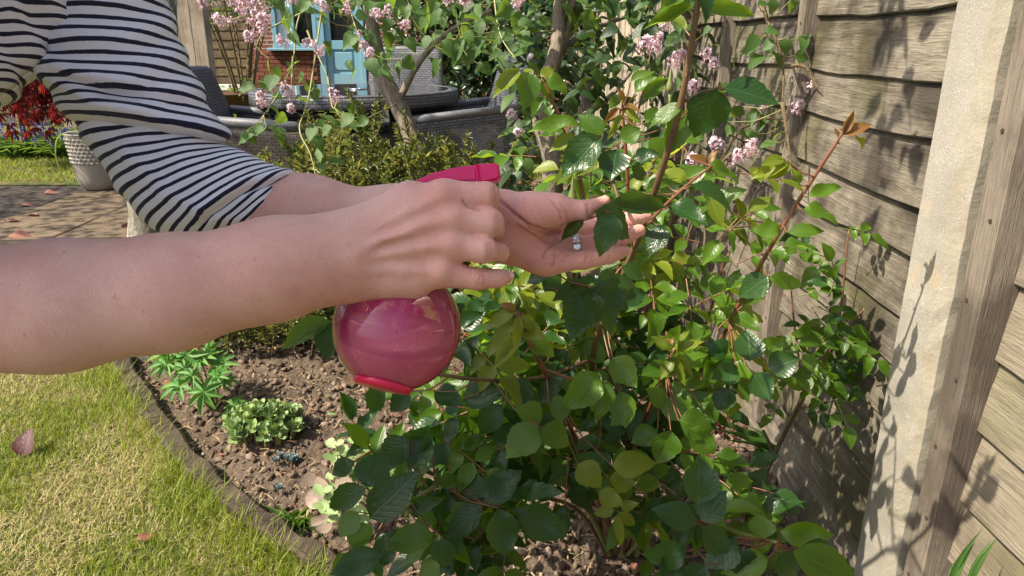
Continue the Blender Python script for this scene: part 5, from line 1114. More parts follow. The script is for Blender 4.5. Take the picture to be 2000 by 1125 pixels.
# ================================================================ lilac tree and shrub
OK_ = ['ovate0', 'ovate1', 'ovate2']
def floret_template(n, rad, hgt, seed, fs=.0072):
    r = random.Random(seed); m = MB()
    for i in range(n):
        t = r.random(); a = r.uniform(0, 6.28); q = rad*(1-t**1.6)**.6*r.uniform(.55, 1.05); P = Vector((q*math.cos(a), q*math.sin(a), (t-.15)*hgt)); d = (P-Vector((0, 0, hgt*.2))+Vector((0, 0, .01))).normalized(); bud = r.random() < .42
        e1 = d.orthogonal().normalized(); e1.rotate(Matrix.Rotation(r.uniform(0, 6.28), 3, d)); e2 = d.cross(e1)
        m.cur = 1; m.add([P-d*.011, P+e1*.0012-d*.001, P-e1*.0006+e2*.001-d*.001, P-e1*.0006-e2*.001-d*.001], [[0, 1, 2], [0, 2, 3], [0, 3, 1]])
        if bud: m.add([P-d*.002, P+e1*.0019, P-e1*.001+e2*.0017, P-e1*.001-e2*.0017, P+d*.004], [[0, 2, 1], [0, 3, 2], [0, 1, 3], [1, 2, 4], [2, 3, 4], [3, 1, 4]])
        else:
            m.cur = 0
            for k in range(4):
                c = k*math.pi/2; u = e1*math.cos(c)+e2*math.sin(c); w = -e1*math.sin(c)+e2*math.cos(c); L = fs*r.uniform(.7, 1.1); up_ = d*r.uniform(.0, .004); m.add([P, P+u*L*.6+w*L*.34+up_, P+u*L+up_*1.2, P+u*L*.6-w*L*.34+up_], [[0, 1, 2, 3]])
    m.cur = 1
    for i in range(10): a = i*.63; m.add([Vector((0, 0, -.2*hgt)), Vector((rad*.5*math.cos(a), rad*.5*math.sin(a), hgt*.08*i)), Vector((rad*.5*math.cos(a)+.001, rad*.5*math.sin(a), hgt*.08*i+.001))], [[0, 1, 2]])
    return mesh('flower_cluster', m.v, m.f, [MT['lilac_fl'], MT['lilac_bud']], False, mi=m.mi)
PAN = [floret_template(n, r_, h, s) for n, r_, h, s in ((85, .026, .062, 1), (60, .022, .05, 2), (110, .030, .075, 3), (40, .018, .04, 4))]
lb = Vector((at(968, 640, 2.80).x, at(968, 640, 2.80).y, 0))
lil = Plant(thing('lilac_tree', 'lilac tree with two leaning grey trunks and pink flower clusters', 'tree', lb))
def trunk(pl, mat='lilac_bark', sides=12, name='trunk', plant=lil, wob=.05):
    P = spline([tuple(at(x, y, d))+(r*d/FPX,) for x, y, d, r in pl], 7); m = MB(); rr = random.Random(len(pl)); v, f = tube_geo([tuple(p[:3]) for p in P], [p[3]*(1+wob*math.sin(i*2.3)) for i, p in enumerate(P)], sides)
    m.add([Vector(q)-plant.t.location for q in v], f); m.build(name, MT[mat], plant.t, True); plant.nodes += [Vector(p[:3]) for p in P]; return P
trunk([(975, 660, 2.80, 26), (925, 530, 2.76, 22), (870, 410, 2.72, 19), (838, 342, 2.70, 18), (806, 270, 2.68, 17.5), (776, 202, 2.66, 17), (748, 150, 2.64, 17), (734, 90, 2.62, 14), (722, 20, 2.60, 12), (700, -80, 2.6, 9)])
trunk([(985, 660, 2.80, 28), (1010, 540, 2.74, 25), (1060, 420, 2.66, 23), (1082, 325, 2.60, 22), (1060, 245, 2.58, 20), (1058, 190, 2.58, 18), (1085, 105, 2.58, 15), (1092, 30, 2.58, 13), (1098, -80, 2.58, 11)])
trunk([(1088, 100, 2.58, 11), (1112, 40, 2.6, 9), (1124, -60, 2.62, 7)], name='branch'); trunk([(776, 202, 2.66, 8), (820, 120, 2.6, 6), (880, 60, 2.55, 5), (960, 20, 2.5, 4)], name='branch')
trunk([(734, 90, 2.62, 8), (690, 40, 2.5, 6), (640, -20, 2.4, 5)], name='branch'); trunk([(1060, 245, 2.58, 8), (1130, 230, 2.7, 6), (1190, 190, 2.8, 5), (1240, 130, 2.9, 4)], name='branch'); trunk([(1085, 105, 2.58, 7), (1150, 60, 2.7, 5), (1230, 30, 2.8, 4)], name='branch')
for pl in ([(640, -60, 2.2), (585, 30, 2.1), (572, 120, 2.05), (545, 180, 2.0), (515, 225, 1.98)], [(572, 110, 2.05), (570, 160, 2.02), (566, 200, 2.0)], [(600, 60, 2.1), (622, 110, 2.05), (640, 150, 2.02)], [(640, -60, 2.2), (605, 180, 2.0), (585, 250, 1.95), (606, 300, 1.92), (618, 350, 1.9)], [(660, -60, 2.1), (700, 70, 2.0), (715, 100, 2.0)],
           [(1085, 60, 2.5), (980, 70, 2.2), (900, 75, 2.1), (850, 90, 2.05)], [(960, -60, 2.0), (975, 60, 1.95), (1010, 120, 1.9)], [(640, -60, 2.2), (540, 10, 2.1), (480, 30, 2.1), (430, 45, 2.1)], [(600, 20, 2.1), (520, 60, 2.1), (500, 90, 2.1)], [(640, 150, 2.02), (650, 210, 2.0), (660, 195, 2.0)], [(776, 202, 2.66), (720, 230, 2.3), (690, 245, 2.1), (640, 250, 2.0)]):
    lil.cane(pl, .0030, .0012, 'sprig', 'twig', thorns=False)
LL = [(405, 365), (455, 400), (420, 450), (395, 465), (580, 430), (640, 480), (660, 520), (600, 545), (460, 525), (450, 600), (480, 650), (440, 720), (470, 740), (690, 690), (740, 650), (860, 680), (920, 670), (800, 690), (870, 605), (780, 600), (680, 780), (700, 900), (690, 850), (780, 890), (780, 830), (490, 75), (510, 120), (550, 210), (440, 20), (470, 30), (500, 130), (710, 80), (880, 165), (970, 210), (920, 85), (850, 225), (890, 260), (1020, 320), (1050, 400), (970, 360), (1180, 350), (1070, 320), (1000, 300), (1120, 330), (1270, 230), (1190, 240), (1330, 190), (1380, 215), (1420, 290), (1460, 240), (1500, 210), (1560, 250), (1640, 220), (1650, 300), (1560, 155), (1640, 110), (1600, 380), (1860, 50), (1720, 200), (1780, 180), (1820, 230), (1530, 300), (1480, 180), (1440, 330), (600, 30), (650, 60), (770, 60), (800, 30), (860, 20), (1080, 30), (1130, 60), (960, 40), (1000, 60), (1200, 20), (1250, 130), (1310, 40), (1420, 60), (640, 730), (720, 720), (830, 650), (1160, 70), (1240, 60), (1700, 60), (1760, 90), (1660, 30), (1820, 120), (1500, 40), (1560, 60)]
for (x, y) in LL:
    px_, py_ = 380+x/2.812, y/2.812; d = PV.uniform(1.9, 2.15); a = PV.uniform(-2.9, .3); L = PV.uniform(25, 35); lil.leaf(hero(px_-math.cos(a)*L/2, py_+math.sin(a)*L/2, px_+math.cos(a)*L/2, py_-math.sin(a)*L/2, d, L*PV.uniform(.6, .85), PV.uniform(-.03, .03), PV.uniform(.2, 1), PV.uniform(.4, 1), .5), 'lilac_leaf', PV.choice(OK_))
for (bx, by, tx, ty) in ((500, 172, 457, 172), (498, 262, 458, 278), (480, 255, 500, 280), (520, 250, 480, 262), (860, 80, 905, 120), (905, 75, 880, 130), (945, 75, 905, 130), (985, 60, 955, 100)): lil.leaf(hero(bx, by, tx, ty, 1.95, 22, 0), 'lilac_leaf', 'ovate1')
K = random.Random(8)
for i in range(1150):                                           # the crown above and behind
    x, y = K.uniform(560, 1330), K.uniform(-330, 135); d = K.uniform(2.2, 3.3)
    if x < 760 and y > 0 and K.random() < .82: continue
    if y > 40 and K.random() < .4: continue
    if 1030 < x < 1122 and y > -30 and d < 2.75 and K.random() < .9: continue
    a = K.uniform(-3.1, .2); L = K.uniform(.05, .075); lil.leaf(free_leaf(at(x, y, d), IMX*math.cos(a)+IMY*math.sin(a)*.7+TOCAM*K.uniform(-.4, .4), UPV+TOCAM*.4+jit(.5), L, L*.68), 'lilac_leaf', K.choice(OK_), pet=False)
def panicles(plant, lst, sc, org, d0, d1, smul=1.0):
    for i, (x, y) in enumerate(lst):
        px_, py_ = org[0]+x/sc, org[1]+y/sc; d = PV.uniform(d0, d1); o = bpy.data.objects.new('flower_cluster', PAN[i % 4]); COL.objects.link(o); o.parent = plant.t; q = PV.uniform(.8, 1.15)*smul
        o.matrix_basis = plant.t.matrix_basis.inverted() @ frame(at(px_, py_, d), IMX+jit(.6), UPV*.4+TOCAM*.5-IMX*PV.uniform(-.5, .5)+jit(.4), q)
panicles(lil, [(60, 30), (210, 20), (290, 30), (200, 125), (140, 115), (350, 85), (380, 60), (330, 200), (380, 180), (300, 215), (400, 110), (470, 220), (495, 245), (610, 245), (680, 290), (655, 255), (690, 25), (720, 50), (830, 60), (1020, 95), (1060, 80), (980, 80), (1150, 140), (900, 200), (930, 270), (960, 300), (370, 570), (490, 480), (520, 530), (530, 600), (785, 545), (640, 985), (1740, 640), (1780, 730), (550, 0), (1400, 20), (1480, 30), (1760, 30), (250, 60), (320, 120)], 2.812, (380, 0), 1.9, 2.1, .64)
lil.finish('sprig')
# the lilac shrub in front of the far fence
sb2 = at_x(1330, 620, .42); sb2 = Vector((.36, 2.35, 0))
ls = Plant(thing('lilac_shrub', 'loose lilac shrub with pink and white flowers in front of the lap fence', 'shrub', sb2))
for pl in ([(1290, 700, 2.4), (1300, 500, 2.2), (1330, 330, 2.05), (1340, 200, 2.0), (1330, 60, 2.0), (1320, -60, 2.0), (1300, -220, 1.95)], [(1300, 700, 2.4), (1340, 480, 2.1), (1400, 330, 1.95), (1450, 250, 1.9), (1520, 180, 1.8)], [(1290, 700, 2.4), (1260, 480, 2.4), (1210, 300, 2.5), (1170, 190, 2.5), (1180, 90, 2.5)], [(1210, 300, 2.5), (1240, 240, 2.5), (1265, 130, 2.5), (1290, 20, 2.5), (1310, -120, 2.4)], [(1505, -60, 1.62), (1490, 10, 1.6), (1520, 90, 1.58), (1530, 140, 1.58), (1528, 200, 1.58)], [(1470, -60, 1.66), (1500, 40, 1.6), (1515, 80, 1.58)], [(1530, 130, 1.58), (1570, 130, 1.56), (1590, 160, 1.56), (1610, 190, 1.55)], [(1528, 200, 1.58), (1540, 280, 1.58), (1548, 350, 1.58)], [(1450, 250, 1.9), (1500, 230, 1.8), (1560, 250, 1.7)], [(1400, 330, 1.95), (1430, 300, 1.9), (1470, 310, 1.85)]): ls.cane(pl, .0048, .0016, 'twig', 'stem', thorns=False)
for (x, y, L) in ((1195, 190, 55), (1190, 230, 50), (1210, 265, 55), (1290, 145, 55), (1265, 210, 50), (1280, 240, 55), (1345, 215, 60), (1310, 270, 55), (1430, 190, 45), (1440, 165, 40), (1425, 260, 60), (1375, 380, 45), (1290, 30, 50), (1375, 30, 50), (1250, 15, 45), (1085, 595, 35), (1120, 520, 60), (1200, 520, 55), (1200, 610, 55), (1110, 580, 50), (1260, 660, 60), (1300, 620, 50), (1160, 620, 50), (1330, 560, 45), (1350, 700, 45), (1410, 680, 40), (1240, 560, 50), (1500, 470, 35), (1530, 490, 25), (1110, 295, 45), (985, 140, 40), (940, 330, 40), (910, 130, 35), (820, 180, 40), (1040, 205, 25), (1280, 550, 45), (1190, 545, 40), (1090, 545, 40)):
    px_, py_ = 960+x/2.344, y/2.344; L = L/2.344*1.35; d = PV.uniform(1.52, 1.62) if (px_ > 1440 and py_ < 130) else PV.uniform(1.6, 1.9); a = PV.uniform(-3.0, .3)
    ls.leaf(hero(px_-math.cos(a)*L/2, py_+math.sin(a)*L/2, px_+math.cos(a)*L/2, py_-math.sin(a)*L/2, d, L*PV.uniform(.55, .8), PV.uniform(-.03, .03), PV.uniform(.3, 1), PV.uniform(.4, 1), .4), 'lilac_leaf', PV.choice(OK_))
for i in range(1700):
    x = K.uniform(1000, 1470); y = K.uniform(-160, 440); d = K.uniform(2.0, 3.2)
    if K.random() < (x-1180)/420 and y > 60: continue
    if 1185 < x < 1245 and y < 300 and K.random() < .7: continue
    P = at(x, y, d)
    if P.x > .56: continue
    if 1030 < x < 1118 and d < 2.7: continue
    a = K.uniform(-3.1, .2); L = K.uniform(.05, .078); ls.leaf(free_leaf(P, IMX*math.cos(a)+IMY*math.sin(a)*.7+TOCAM*K.uniform(-.4, .4), UPV+TOCAM*.4+jit(.5), L, L*.68), K.choice(['lilac_leaf', 'dark_leaf', 'dark_leaf', 'dark_leaf']), K.choice(OK_), pet=False)  # mostly the dark leaf colour, putting deep shade into the backdrop foliage
panicles(ls, [(700, 230), (850, 260), (830, 285), (980, 260), (1020, 305), (790, 120), (925, 400), (1240, 480), (1365, 480), (1390, 500), (1460, 425), (1380, 600), (1040, 670), (1150, 720), (1180, 690), (1100, 740), (1290, 815), (920, 750), (740, 215)], 2.344, (960, 0), 1.62, 1.82, .72)
for k in range(20):                                             # sprays arching over, out of view, added to dapple the fence with shade
    a = K.choice([p for p in ls.nodes if p.z > 1.19]).copy(); e = Vector((K.uniform(-.25, .40), K.uniform(.90, 2.0), K.uniform(1.42, 2.05))); mid = (a+e)/2+Vector((0, 0, .45)); Q = ls.cane([a, mid, e], .005, .0015, 'twig', 'stem', True, False)
    for p in Q[4:]:
        for q in range(3): d = Vector((K.uniform(-1, 1), K.uniform(-1, 1), K.uniform(-.6, .2))); L = K.uniform(.04, .06); ls.leaves.append((K.choice(OK_), 'lilac_leaf', free_leaf(p+d*.03, d, UPV+jit(.4), L, L*.68)))
ls.finish('sprig')
# ================================================================ camellia and dark shrubs behind
def blob_leaves(plant, blobs, n, mat, keys, L0, L1, seed, shell=.55):
    r = random.Random(seed); tot = sum(b_[3]*b_[4]*b_[5] for b_ in blobs)
    for b_ in blobs:
        for i in range(int(n*b_[3]*b_[4]*b_[5]/tot)):
            while True:
                q = Vector((r.uniform(-1, 1), r.uniform(-1, 1), r.uniform(-1, 1)))
                if shell*r.random()**.5 < q.length < 1: break
            P = Vector((b_[0]+q.x*b_[3], b_[1]+q.y*b_[4], b_[2]+q.z*b_[5]))
            if P.z < .03: continue
            d = Vector((r.uniform(-1, 1), r.uniform(-1, 1), r.uniform(-.7, .4))); L = r.uniform(L0, L1); nm = q*.6+UPV*.9+Vector((r.uniform(-.4, .4), r.uniform(-.4, .4), 0)); plant.leaves.append((r.choice(keys), mat, free_leaf(P, d, nm, L, L*.5)))
cm = Plant(thing('camellia_bush', 'dense dark green camellia bush with white blooms behind the table', 'shrub', (-.25, 6.5, 0)))
for pl in ([(-.25, 6.5, 0), (-.35, 6.45, .8), (-.6, 6.3, 1.6), (-.7, 6.2, 2.1)], [(-.2, 6.5, 0), (-.1, 6.5, .9), (.1, 6.4, 1.7)], [(-.25, 6.55, 0), (-.5, 6.6, .7), (-.8, 6.5, 1.3)]): cm.cane([Vector(p) for p in pl], .03, .012, 'twig', 'stem', True, False)
blob_leaves(cm, [(-.75, 6.5, 1.35, .48, .5, .6), (-.2, 6.4, 1.25, .55, .55, .75), (.25, 6.3, 1.1, .42, .5, .8), (-.4, 6.5, .55, .6, .5, .5), (-.55, 6.6, 1.95, .6, .5, .5), (.1, 6.4, 1.9, .5, .5, .5)], 6500, 'camellia_leaf', OK_, .07, .10, 5)
def camellia_flower(seed, s):
    r = random.Random(seed); m = MB()
    for ringn, (n, rad, up_) in enumerate(((7, 1.0, .12), (6, .72, .32), (5, .45, .5), (4, .22, .6))):
        for k in range(n):
            a = 6.283*k/n+ringn*.5+r.uniform(-.1, .1); c, q = math.cos(a), math.sin(a); R1 = rad*s*r.uniform(.9, 1.1); w = .55*R1+.1*s; v = []
            for i in range(4):
                t = i/3; ww = w*math.sin(math.pi*(.22+.66*t))*.62; rr_ = R1*t; zz = s*(up_*t*(1.1-.3*t))
                for e in (-1, 0, 1): v.append(Vector((c*rr_-q*ww*e, q*rr_+c*ww*e, zz+abs(e)*s*.08)))
            m.add(v, [[i*3+e, i*3+e+1, (i+1)*3+e+1, (i+1)*3+e] for i in range(3) for e in (0, 1)])
    return m
for i, (x, y, tan) in enumerate(((1290, 90, 0), (1215, 65, 1), (1340, 85, 1), (1630, 50, 1), (1455, 400, 0), (1370, 435, 0), (1550, 520, 0), (1490, 540, 0), (1780, 590, 0), (1330, 440, 0), (1400, 20, 0), (1520, 560, 0), (1740, 30, 0), (1690, 420, 0), (1560, 10, 0))):
    m = camellia_flower(i, .050); o = m.build('bloom', MT['camellia_tan' if tan else 'camellia_fl'], cm.t, True); P = at(380+x/2.812, y/2.812, 6.15 if i else 6.0); o.matrix_basis = cm.t.matrix_basis.inverted() @ frame(P, UPV+jit(.4), TOCAM+UPV*.3+jit(.4), 1.0)
cm.finish('twig')
hd_ = Plant(thing('evergreen_hedge', 'dark evergreen hedge closing the garden behind the camellia', 'hedge', (0.1, 8.6, 0)))
blob_leaves(hd_, [(-.6, 8.8, 1.2, .9, .5, 1.4), (.2, 8.5, 1.2, .6, .6, 1.4), (.3, 7.6, .9, .35, .7, 1.0)], 2400, 'dark_leaf', OK_, .08, .12, 9)
m = MB()
for (x, y) in ((-.6, 8.8), (.2, 8.5), (.3, 7.6)): stem_tube(m, [Vector((x, y, 0))-hd_.t.location, Vector((x+.1, y, .8))-hd_.t.location, Vector((x-.05, y, 1.7))-hd_.t.location], .05, .02)
m.build('stem', MT['twig'], hd_.t, True); hd_.finish('twig', 120)
# flowering shrub in a terracotta bowl by the house, left
fp = at_y(478, 196, 11.6); fs = Plant(thing('potted_shrub', 'tall many stemmed shrub in a wide terracotta bowl near the house', 'shrub', (fp.x, fp.y, 0)))
m = MB(); m.lathe([(.0, .0), (.34, 0), (.40, .05), (.44, .26), (.47, .27), (.47, .31), (.42, .31), (.40, .27), (0, .25)], 40); m.build('bowl', plain('dark terracotta', (.11, .055, .038), .9), fs.t, True)
for i in range(14):
    a = K.uniform(0, 6.28); r1 = K.uniform(.3, .95); b_ = Vector(fs.t.location)+Vector((.12*math.cos(a), .12*math.sin(a), .26)); fs.cane([b_, b_+Vector((r1*.25*math.cos(a), r1*.25*math.sin(a), .55)), b_+Vector((r1*.6*math.cos(a), r1*.6*math.sin(a), 1.1)), b_+Vector((r1*math.cos(a), r1*math.sin(a), 1.75))], .022, .007, 'twig', 'stem', True, False)
blob_leaves(fs, [(fp.x, fp.y, 1.95, 1.0, .8, .65), (fp.x-.4, fp.y, 1.55, .5, .5, .35), (fp.x+.1, fp.y-.2, .35, .40, .4, .16)], 1500, 'lilac_leaf', OK_, .05, .09, 3)
for i in range(16):
    o = bpy.data.objects.new('flower_cluster', PAN[i % 4]); COL.objects.link(o); o.parent = fs.t; o.matrix_basis = fs.t.matrix_basis.inverted() @ frame(fp+Vector((K.uniform(-.9, .6), K.uniform(-.5, .1), K.uniform(1.2, 2.0)-fp.z)), IMX+jit(.5), UPV+jit(.4), 2.4)
fs.finish('twig', 200)
# ================================================================ narrow leaved shrub round the lilac trunk
def shoot_mesh(seed, L, nl, gold):
    r = random.Random(seed); vs_, fs_, us_, ms_ = [], [], [], []; b_ = 0
    v, f = tube_geo([(0, 0, 0), (.01, 0, L*.5), (.0, .01, L)], [.0022, .0018, .001], 5, False); vs_.append(np.array([tuple(q) for q in v])); fs_ += [list(q) for q in f]; us_.append(np.zeros((len(v), 2))); ms_ += [2]*len(f); b_ = len(v)
    for i in range(nl):
        t = .18+.82*(i/nl)**.85; a = i*2.4+r.uniform(-.3, .3); el = .35+.75*t+r.uniform(-.2, .2); d = Vector((math.cos(a)*math.cos(el), math.sin(a)*math.cos(el), math.sin(el))); ll = r.uniform(.026, .040)*(1.1-.35*t); M = np.array(free_leaf(Vector((0, 0, L*t)), d, UPV*1.0-d*.3+Vector((math.cos(a), math.sin(a), 0))*-.4, ll, ll*.24))
        lv, lf, lu = LG[r.choice(['lance0', 'lance1'])]; vs_.append(lv @ M[:3, :3].T+M[:3, 3]); fs_ += [[k+b_ for k in q] for q in lf]; us_.append(lu); ms_ += [1 if r.random() < gold else 0]*len(lf); b_ += len(lv)
    return mesh('shoot', np.concatenate(vs_), fs_, [MT['spiky_leaf'], MT['spiky_gold'], MT['twig']], True, np.concatenate(us_), ms_)
SHO = [shoot_mesh(i, .15+.03*(i % 4), 34, .10+.06*(i % 3)) for i in range(8)]
def spiky(label, base, xr, yr, zf, n, seed):
    t = thing('narrow_leaved_shrub', label, 'shrub', base, 0, 'narrow leaved shrubs'); r = random.Random(seed); m = MB(); B = Vector(base)
    for i in range(n):
        x, y = r.uniform(*xr), r.uniform(*yr); h = zf(x, y)*r.uniform(.4, 1.0)**.7
        if h < .04: continue
        o = bpy.data.objects.new('shoot', SHO[r.randrange(8)]); COL.objects.link(o); o.parent = t; P = Vector((x, y, max(h-.16, .02))); ax = Vector(((x-B.x)*.7+r.uniform(-.4, .4), (y-B.y)*.7+r.uniform(-.5, .3), 1)).normalized()
        o.matrix_basis = t.matrix_basis.inverted() @ frame(P, ax.orthogonal(), ax, r.uniform(.8, 1.25))
        if i % 3 == 0: stem_tube(m, [B*0, (P-B)*.5+Vector((0, 0, -.03)), P-B], .006, .002, 5, 3)
    m.build('stem', MT['twig'], t, True); return t
spiky('bushy narrow leaved shrub with golden variegation round the lilac trunk foot', (-.52, 2.72, 0), (-.98, .05), (2.38, 2.92), lambda x, y: .80-.55*((x+.48)/.62)**2-.3*max(0, 2.55-y), 460, 3)
spiky('low spreading narrow leaved shrub behind the lupin, under the forearm', (-.86, 2.48, 0), (-1.22, -.42), (2.26, 2.62), lambda x, y: .34-.18*((x+.8)/.45)**2-.35*max(0, 2.36-y), 210, 4)
# ================================================================ small plants in the bed
def zs_(P): return float(soil_z(P.x, P.y))
# sedum
P0 = gnd(520, 868); sd = Plant(thing('sedum_clump', 'rounded pale green sedum clump with fleshy leaves on the soil', 'plant', (P0.x, P0.y, zs_(P0)))); r = random.Random(6)
for i in range(62):
    a = r.uniform(0, 6.28); q = .086*math.sqrt(r.random()); c = Vector(sd.t.location)+Vector((q*math.cos(a)*1.05, q*math.sin(a)*.8, 0)); h = .062*(1-(q/.11)**2)*r.uniform(.75, 1.1)+.012; top_ = c+Vector((math.cos(a)*.014*q/.1, math.sin(a)*.014*q/.1, h)); sd.cane([c, (c+top_)/2, top_], .0035, .003, 'sprig', 'stem', True, False)
    ax = (Vector((math.cos(a)*q*4.5, math.sin(a)*q*4.5, .6))).normalized(); e1 = ax.orthogonal().normalized()
    for ly, (n, ln, el) in enumerate(((4, .027, .35), (3, .022, .75), (2, .014, 1.15))):
        for k in range(n):
            b_ = 6.283*k/n+ly*.7+i; d = e1.copy(); d.rotate(Matrix.Rotation(b_, 3, ax)); d = (d*math.cos(el)+ax*math.sin(el)); sd.leaves.append(('spoon0', 'sedum_leaf', free_leaf(top_+ax*.004*ly-ax*.012*(ly == 0), d, ax-d*.4, ln*r.uniform(.85, 1.15), ln*.72)))
sd.finish('sprig', 299)
# lupin
def palmate(n=9, seed=0):
    r = random.Random(seed); vs_, fs_, us_ = [], [], []; b_ = 0
    for k in range(n):
        a = (k/(n-1)-.5)*2*2.55; d = Vector((math.sin(a), math.cos(a), -.10)); L = 1.0-.28*abs(a)/2.55+r.uniform(-.06, .06); M = np.array(free_leaf(Vector(), d, UPV+Vector((0, 0, .3)), L, L*.27)); v, f, uv = LG['lance0']; vs_.append(v @ M[:3, :3].T+M[:3, 3]); fs_ += [[q+b_ for q in x] for x in f]; us_.append(uv); b_ += len(v)
    return mesh('palmate_leaf', np.concatenate(vs_), fs_, MT['lupin_leaf'], True, np.concatenate(us_))
PAL = [palmate(9, 1), palmate(8, 2), palmate(10, 3)]
P0 = gnd(418, 800); lu = Plant(thing('lupin', 'young lupin with palmate bright green leaves beside the edging', 'plant', (P0.x, P0.y, zs_(P0)))); B = Vector(lu.t.location)
for i, (x, y, s, d, ex, ey) in enumerate(((365, 690, 58, 2.10, .1, .9), (330, 690, 50, 2.12, -.9, .0), (345, 665, 60, 2.16, .3, .6), (325, 712, 42, 2.08, -.9, -.2), (350, 755, 48, 2.02, -.8, -.4), (392, 700, 40, 2.10, .6, .4), (425, 715, 44, 2.10, .8, .3), (398, 765, 48, 2.00, .1, -.8), (420, 735, 36, 2.06, .5, .2), (455, 780, 34, 2.0, .7, -.2), (375, 735, 34, 2.05, -.4, .1), (410, 690, 40, 2.15, .2, .8), (440, 745, 30, 2.08, .8, .1), (360, 720, 36, 2.08, -.6, .2))):
    P = at(x, y, d)
    if i == 9: P = at(456, 790, 2.06)
    lu.cane([B+jit(.01), (B+P)/2+Vector((0, 0, .02)), P], .0030, .0018, 'sprig', 'stalk', True, False)
    o = bpy.data.objects.new('palmate_leaf', PAL[i % 3]); COL.objects.link(o); o.parent = lu.t; o.matrix_basis = lu.t.matrix_basis.inverted() @ frame(P, IMX*ex+IMY*ey*.5+TOCAM*.1, UPV+TOCAM*.55+jit(.2), s*d/FPX)
lu.finish('sprig')
# pale oval leaved plant left of the rose, with pinkish older leaves
P0 = gnd(690, 1010); pp = Plant(thing('oval_leaved_plant', 'low plant with pale green oval leaves, some pinkish, left of the rose', 'plant', (P0.x, P0.y, zs_(P0)))); B = Vector(pp.t.location); r = random.Random(12)
for st in ((655, 868), (690, 860), (650, 930), (700, 900), (630, 960), (690, 960), (720, 870)):
    P = at(st[0], st[1], 1.62+r.uniform(-.08, .1)); pp.cane([B+Vector((r.uniform(-.05, .1), r.uniform(-.05, .1), 0)), (B+P)/2+Vector((0, 0, .01)), P], .0022, .0014, 'sprig', 'stem', True, False)
    for k in range(9):
        a = k*2.4; h = .09*(k/9.0); q = P-UPV*h*1.0; d = Vector((math.cos(a), math.sin(a), .35)); L = r.uniform(.03, .046)*(.7+.4*k/9); pp.leaves.append((r.choice(['oval0', 'oval1']), 'pink_leaf' if (k > 6 and r.random() < .5) else 'pale_leaf', free_leaf(q, d, UPV+TOCAM*.5+jit(.3), L, L*.66)))
for (bx, by, tx, ty, w) in ((640, 960, 600, 985, 30), (620, 930, 640, 975, 28), (640, 1000, 628, 1040, 26), (610, 950, 596, 925, 24), (690, 940, 655, 950, 26)): pp.leaves.append(('oval0', 'pink_leaf', hero(bx, by, tx, ty, 1.63, w, 0)))
pp.finish('sprig')
# blue grey succulents
def succ(label, x, y, n, s, seed):
    P = gnd(x, y); t = Plant(thing('succulent', label, 'plant', (P.x, P.y, zs_(P)), 0, 'small blue grey succulents')); r = random.Random(seed)
    for i in range(n):
        c = Vector(t.t.location)+Vector((r.uniform(-1, 1)*s*2.2, r.uniform(-1, 1)*s*1.0, .012)); t.cane([c-Vector((0, 0, .014)), c], .002, .002, 'twig', 'stem', True, False)
        for k in range(8): a = k*2.4; el = .25+.12*k; t.leaves.append(('spoon0', 'blue_succ', free_leaf(c, Vector((math.cos(a)*math.cos(el), math.sin(a)*math.cos(el), math.sin(el))), UPV, s*1.1, s*.75)))
    t.finish('twig')
succ('trailing row of blue grey succulent rosettes on the soil right of the sedum', 562, 912, 7, .014, 1); succ('single blue grey succulent rosette near the pinkish leaves', 572, 962, 2, .016, 2)
succ('small blue green seedling at the edging board by the lupin', 258, 770, 2, .017, 3)
# dark red leafy plant at the fence foot
P0 = gnd(1428, 856); hc = Plant(thing('heuchera', 'small dark red leafy plant on the soil by the fence foot', 'plant', (P0.x, P0.y, zs_(P0)))); r = random.Random(2)
for i in range(34): a = r.uniform(0, 6.28); q = .05*math.sqrt(r.random()); c = Vector(hc.t.location)+Vector((q*math.cos(a), q*math.sin(a), .008+.02*r.random())); hc.leaves.append(('oval1', 'wine_leaf', free_leaf(c, Vector((math.cos(a), math.sin(a), .4)), UPV+jit(.3), .022, .018)))
m = MB(); m.tube([(0, 0, -.01), (0, 0, .02)], .004, 6); m.build('crown_stem', MT['twig'], hc.t); hc.finish()
# grass blades
def blades(n, px_, py_, seed, hgt, sprd, label, name, zf=None, lean=.4, mat='strap_leaf', w=.05):
    P = gnd(px_, py_); z = zf(P) if zf else 0; t = Plant(thing(name, label, 'grass', (P.x, P.y, z), 0, 'grass tufts')); r = random.Random(seed)
    for i in range(n): a = r.uniform(0, 6.28); b_ = Vector(t.t.location)+Vector((r.uniform(-1, 1)*sprd, r.uniform(-1, 1)*sprd, 0)); L = hgt*r.uniform(.5, 1.1); t.leaves.append(('strap0', mat, free_leaf(b_, Vector((math.cos(a)*lean, math.sin(a)*lean, 1)), Vector((-math.cos(a), -math.sin(a), .3)), L, L*w)))
    t.finish(limit=60)
blades(40, 575, 1015, 1, .09, .03, 'small tuft of grass growing in the bare soil', 'grass_tuft', zs_, .9, 'strap_leaf', .028)
blades(14, 1515, 935, 2, .16, .05, 'thin grass growing at the foot of the fence', 'grass_tuft', zs_, .4, 'strap_leaf', .022)
P = at_x(1895, 1130, .60); t = Plant(thing('grass_tuft', 'few tall grass blades at the corner in front of the pale fence panel', 'grass', (.585, .80, .02), 0, 'grass tufts'))
for (bx, by, tx, ty) in ((1858, 1135, 1905, 1032), (1868, 1135, 1896, 1056), (1894, 1138, 1925, 1055), (1898, 1138, 1938, 1048), (1860, 1136, 1858, 1090)):
    A = at_x(bx, by, .585); Bq = at_x(tx, ty, .595); t.leaves.append(('strap0', 'strap_leaf', frame(A, Bq-A, -IMX+TOCAM*.5, (.0075, (Bq-A).length*1.02, (Bq-A).length*.25))))
